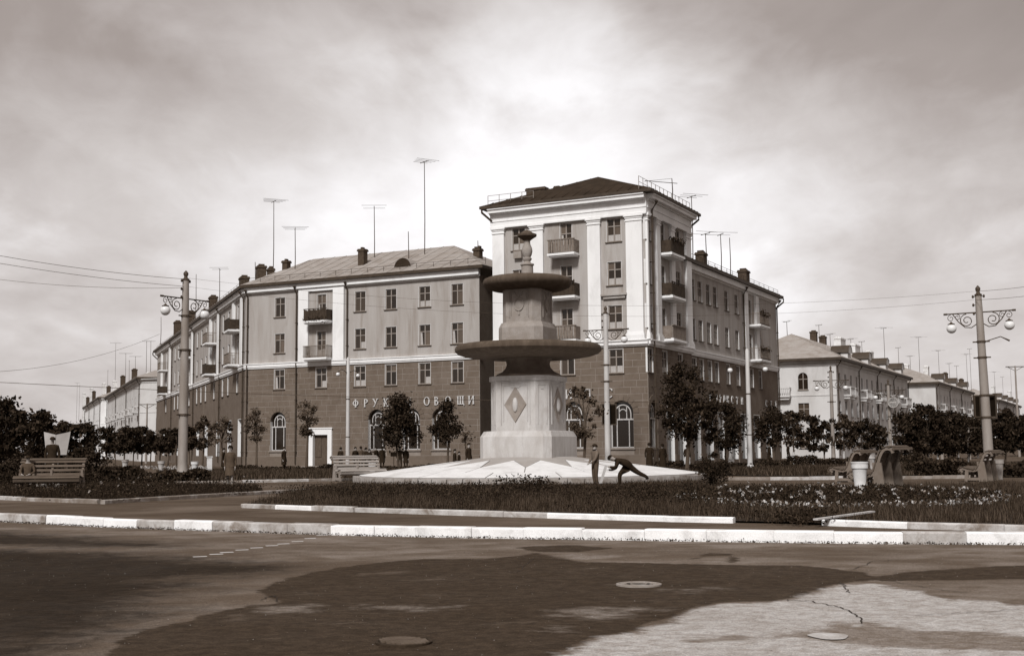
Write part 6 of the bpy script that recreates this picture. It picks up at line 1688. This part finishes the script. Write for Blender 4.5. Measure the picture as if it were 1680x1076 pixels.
person('seated man in a hat and dark coat at the left end of the slatted bench', 46, 48.0, R(8), h=1.72, top='cloth_mid', legs='cloth_dark', head='cloth_dark', hat='hat', at=Vector((V(46, 48.3).x, 48.35, -.38)), z=-.38,
       J={'hiL': (.1, .0, .9), 'knL': (.13, -.46, .90), 'anL': (.13, -.44, .46), 'toL': (.13, -.6, .42), 'hiR': (-.1, 0, .9), 'knR': (-.13, -.46, .9), 'anR': (-.13, -.44, .46), 'toR': (-.13, -.6, .42), 'elL': (.27, -.05, 1.12), 'wrL': (.16, -.3, 1.02), 'haL': (.1, -.38, 1.0), 'elR': (-.27, -.05, 1.12), 'wrR': (-.16, -.3, 1.02), 'haR': (-.1, -.38, 1.0)})
person('dark coated person in a cap standing in front of the white poster stand', 86, 51.5, R(10), h=1.9, top='cloth_dark', legs='cloth_dark', head='cloth_dark', hat='cap', coat=.6, z=.2, bulk=1.1)
p = V(86, 51.5); tag((lambda b_: (b_.box(p.x - .5, p.x + .5, p.y - .4, p.y + .4, 0, .2), b_.build('platform', M['bench_wood']))[1])(MB()), 'low wooden platform under the dark coated person behind the slatted bench', 'platform')
person('lone pedestrian in a long dark coat below the arched window left of the shop door', 466, 84, R(70), h=1.7, top='cloth_dark', coat=.5, head='cloth_dark')
person('pedestrian in dark clothes half hidden left of the plain white lamp post', 559, 90, R(150), h=1.65, top='cloth_dark', head='hair')
G3 = 'people gathered by the shop windows'
for px, d, rz, hh, lb, tp, ft2 in [(583, 88, 40, 1.66, 'first person from the left of the group behind the pale bench', 'cloth_dark', 0), (592, 90, 200, 1.7, 'second person of the group behind the pale bench', 'cloth_mid', 1), (600, 89, 120, 1.62, 'third person of the group behind the pale bench', 'cloth_dark', 1),
        (606, 87, 30, 1.5, 'short person at the right end of the group behind the pale bench', 'cloth_dark', 0), (617, 90, 240, 1.68, 'person behind the white urn before the first arched shop window', 'cloth_dark', 0), (627, 88, 170, 1.7, 'person in dark clothes right of the white urn', 'cloth_dark', 1),
        (656, 86, 10, 1.66, 'left one of the pair under the dense dark bushy tree', 'cloth_dark', 0), (666, 86, -20, 1.62, 'right one of the pair under the dense dark bushy tree', 'cloth_dark', 1)]:
    person(lb, px, d, R(rz), h=hh, top=tp, legs='cloth_dark', group=G3, female=bool(ft2), coat=.55 if ft2 else None)
person('middle sized dark pedestrian left of the tall one by the dark gap', 746, 76, R(100), h=1.45, top='cloth_dark', coat=.4)
person('shortest dark pedestrian standing left of the tall one by the dark gap', 753, 77, R(80), h=1.3, top='cloth_dark', coat=.4)
person('tall pedestrian in a long black coat at the left foot of the mound', 769, 72, R(60), h=1.8, top='cloth_dark', coat=.35, head='cloth_dark', hat='cap')
person('left one of two dark figures behind the right slope of the mound', 1065, 75, R(170), h=1.72, top='cloth_dark', coat=.3)
person('right one of two dark figures behind the right slope of the mound', 1087, 73, R(190), h=1.66, top='cloth_dark', coat=.3, female=True)
person('woman in a dark jacket and white skirt at the white shop doorway', 1127, 78, R(150), h=1.6, top='cloth_dark', legs='cloth_light', skirt=.42, coat=.95, bare_legs=True, female=True, step=.1)
person('person in pale clothes walking under the trees by the right wing', 1199, 84, R(100), h=1.62, top='cloth_light', legs='cloth_light', skirt=.45, female=True, bare_legs=True, step=.12)
person('dark pedestrian right of the plain white lamp post by the right wing', 1262, 88, R(90), h=1.65, top='cloth_dark', coat=.5)
person('pedestrian in dark clothes under the small tree left of the pale house', 1293, 92, R(60), h=1.7, top='cloth_dark')
person('pedestrian on the pavement left of the woman walking, behind the beds', 449 - 82, 82, R(90), h=1.65, top='cloth_dark', coat=.5)
p = V(646, 84); t = thing('small_sign', 'small dark sign on a thin stake under the dense bushy tree', 'sign', (p.x, p.y, 0), R(5))
b = MB(); b.tube([(0, 0, 0), (0, 0, 1.25)], .03, 6); b.build('stake', M['dark_metal'], t); b = MB(); b.box(-.22, .22, -.04, -.01, 1.0, 1.3); b.build('plate', M['black_board'], t)
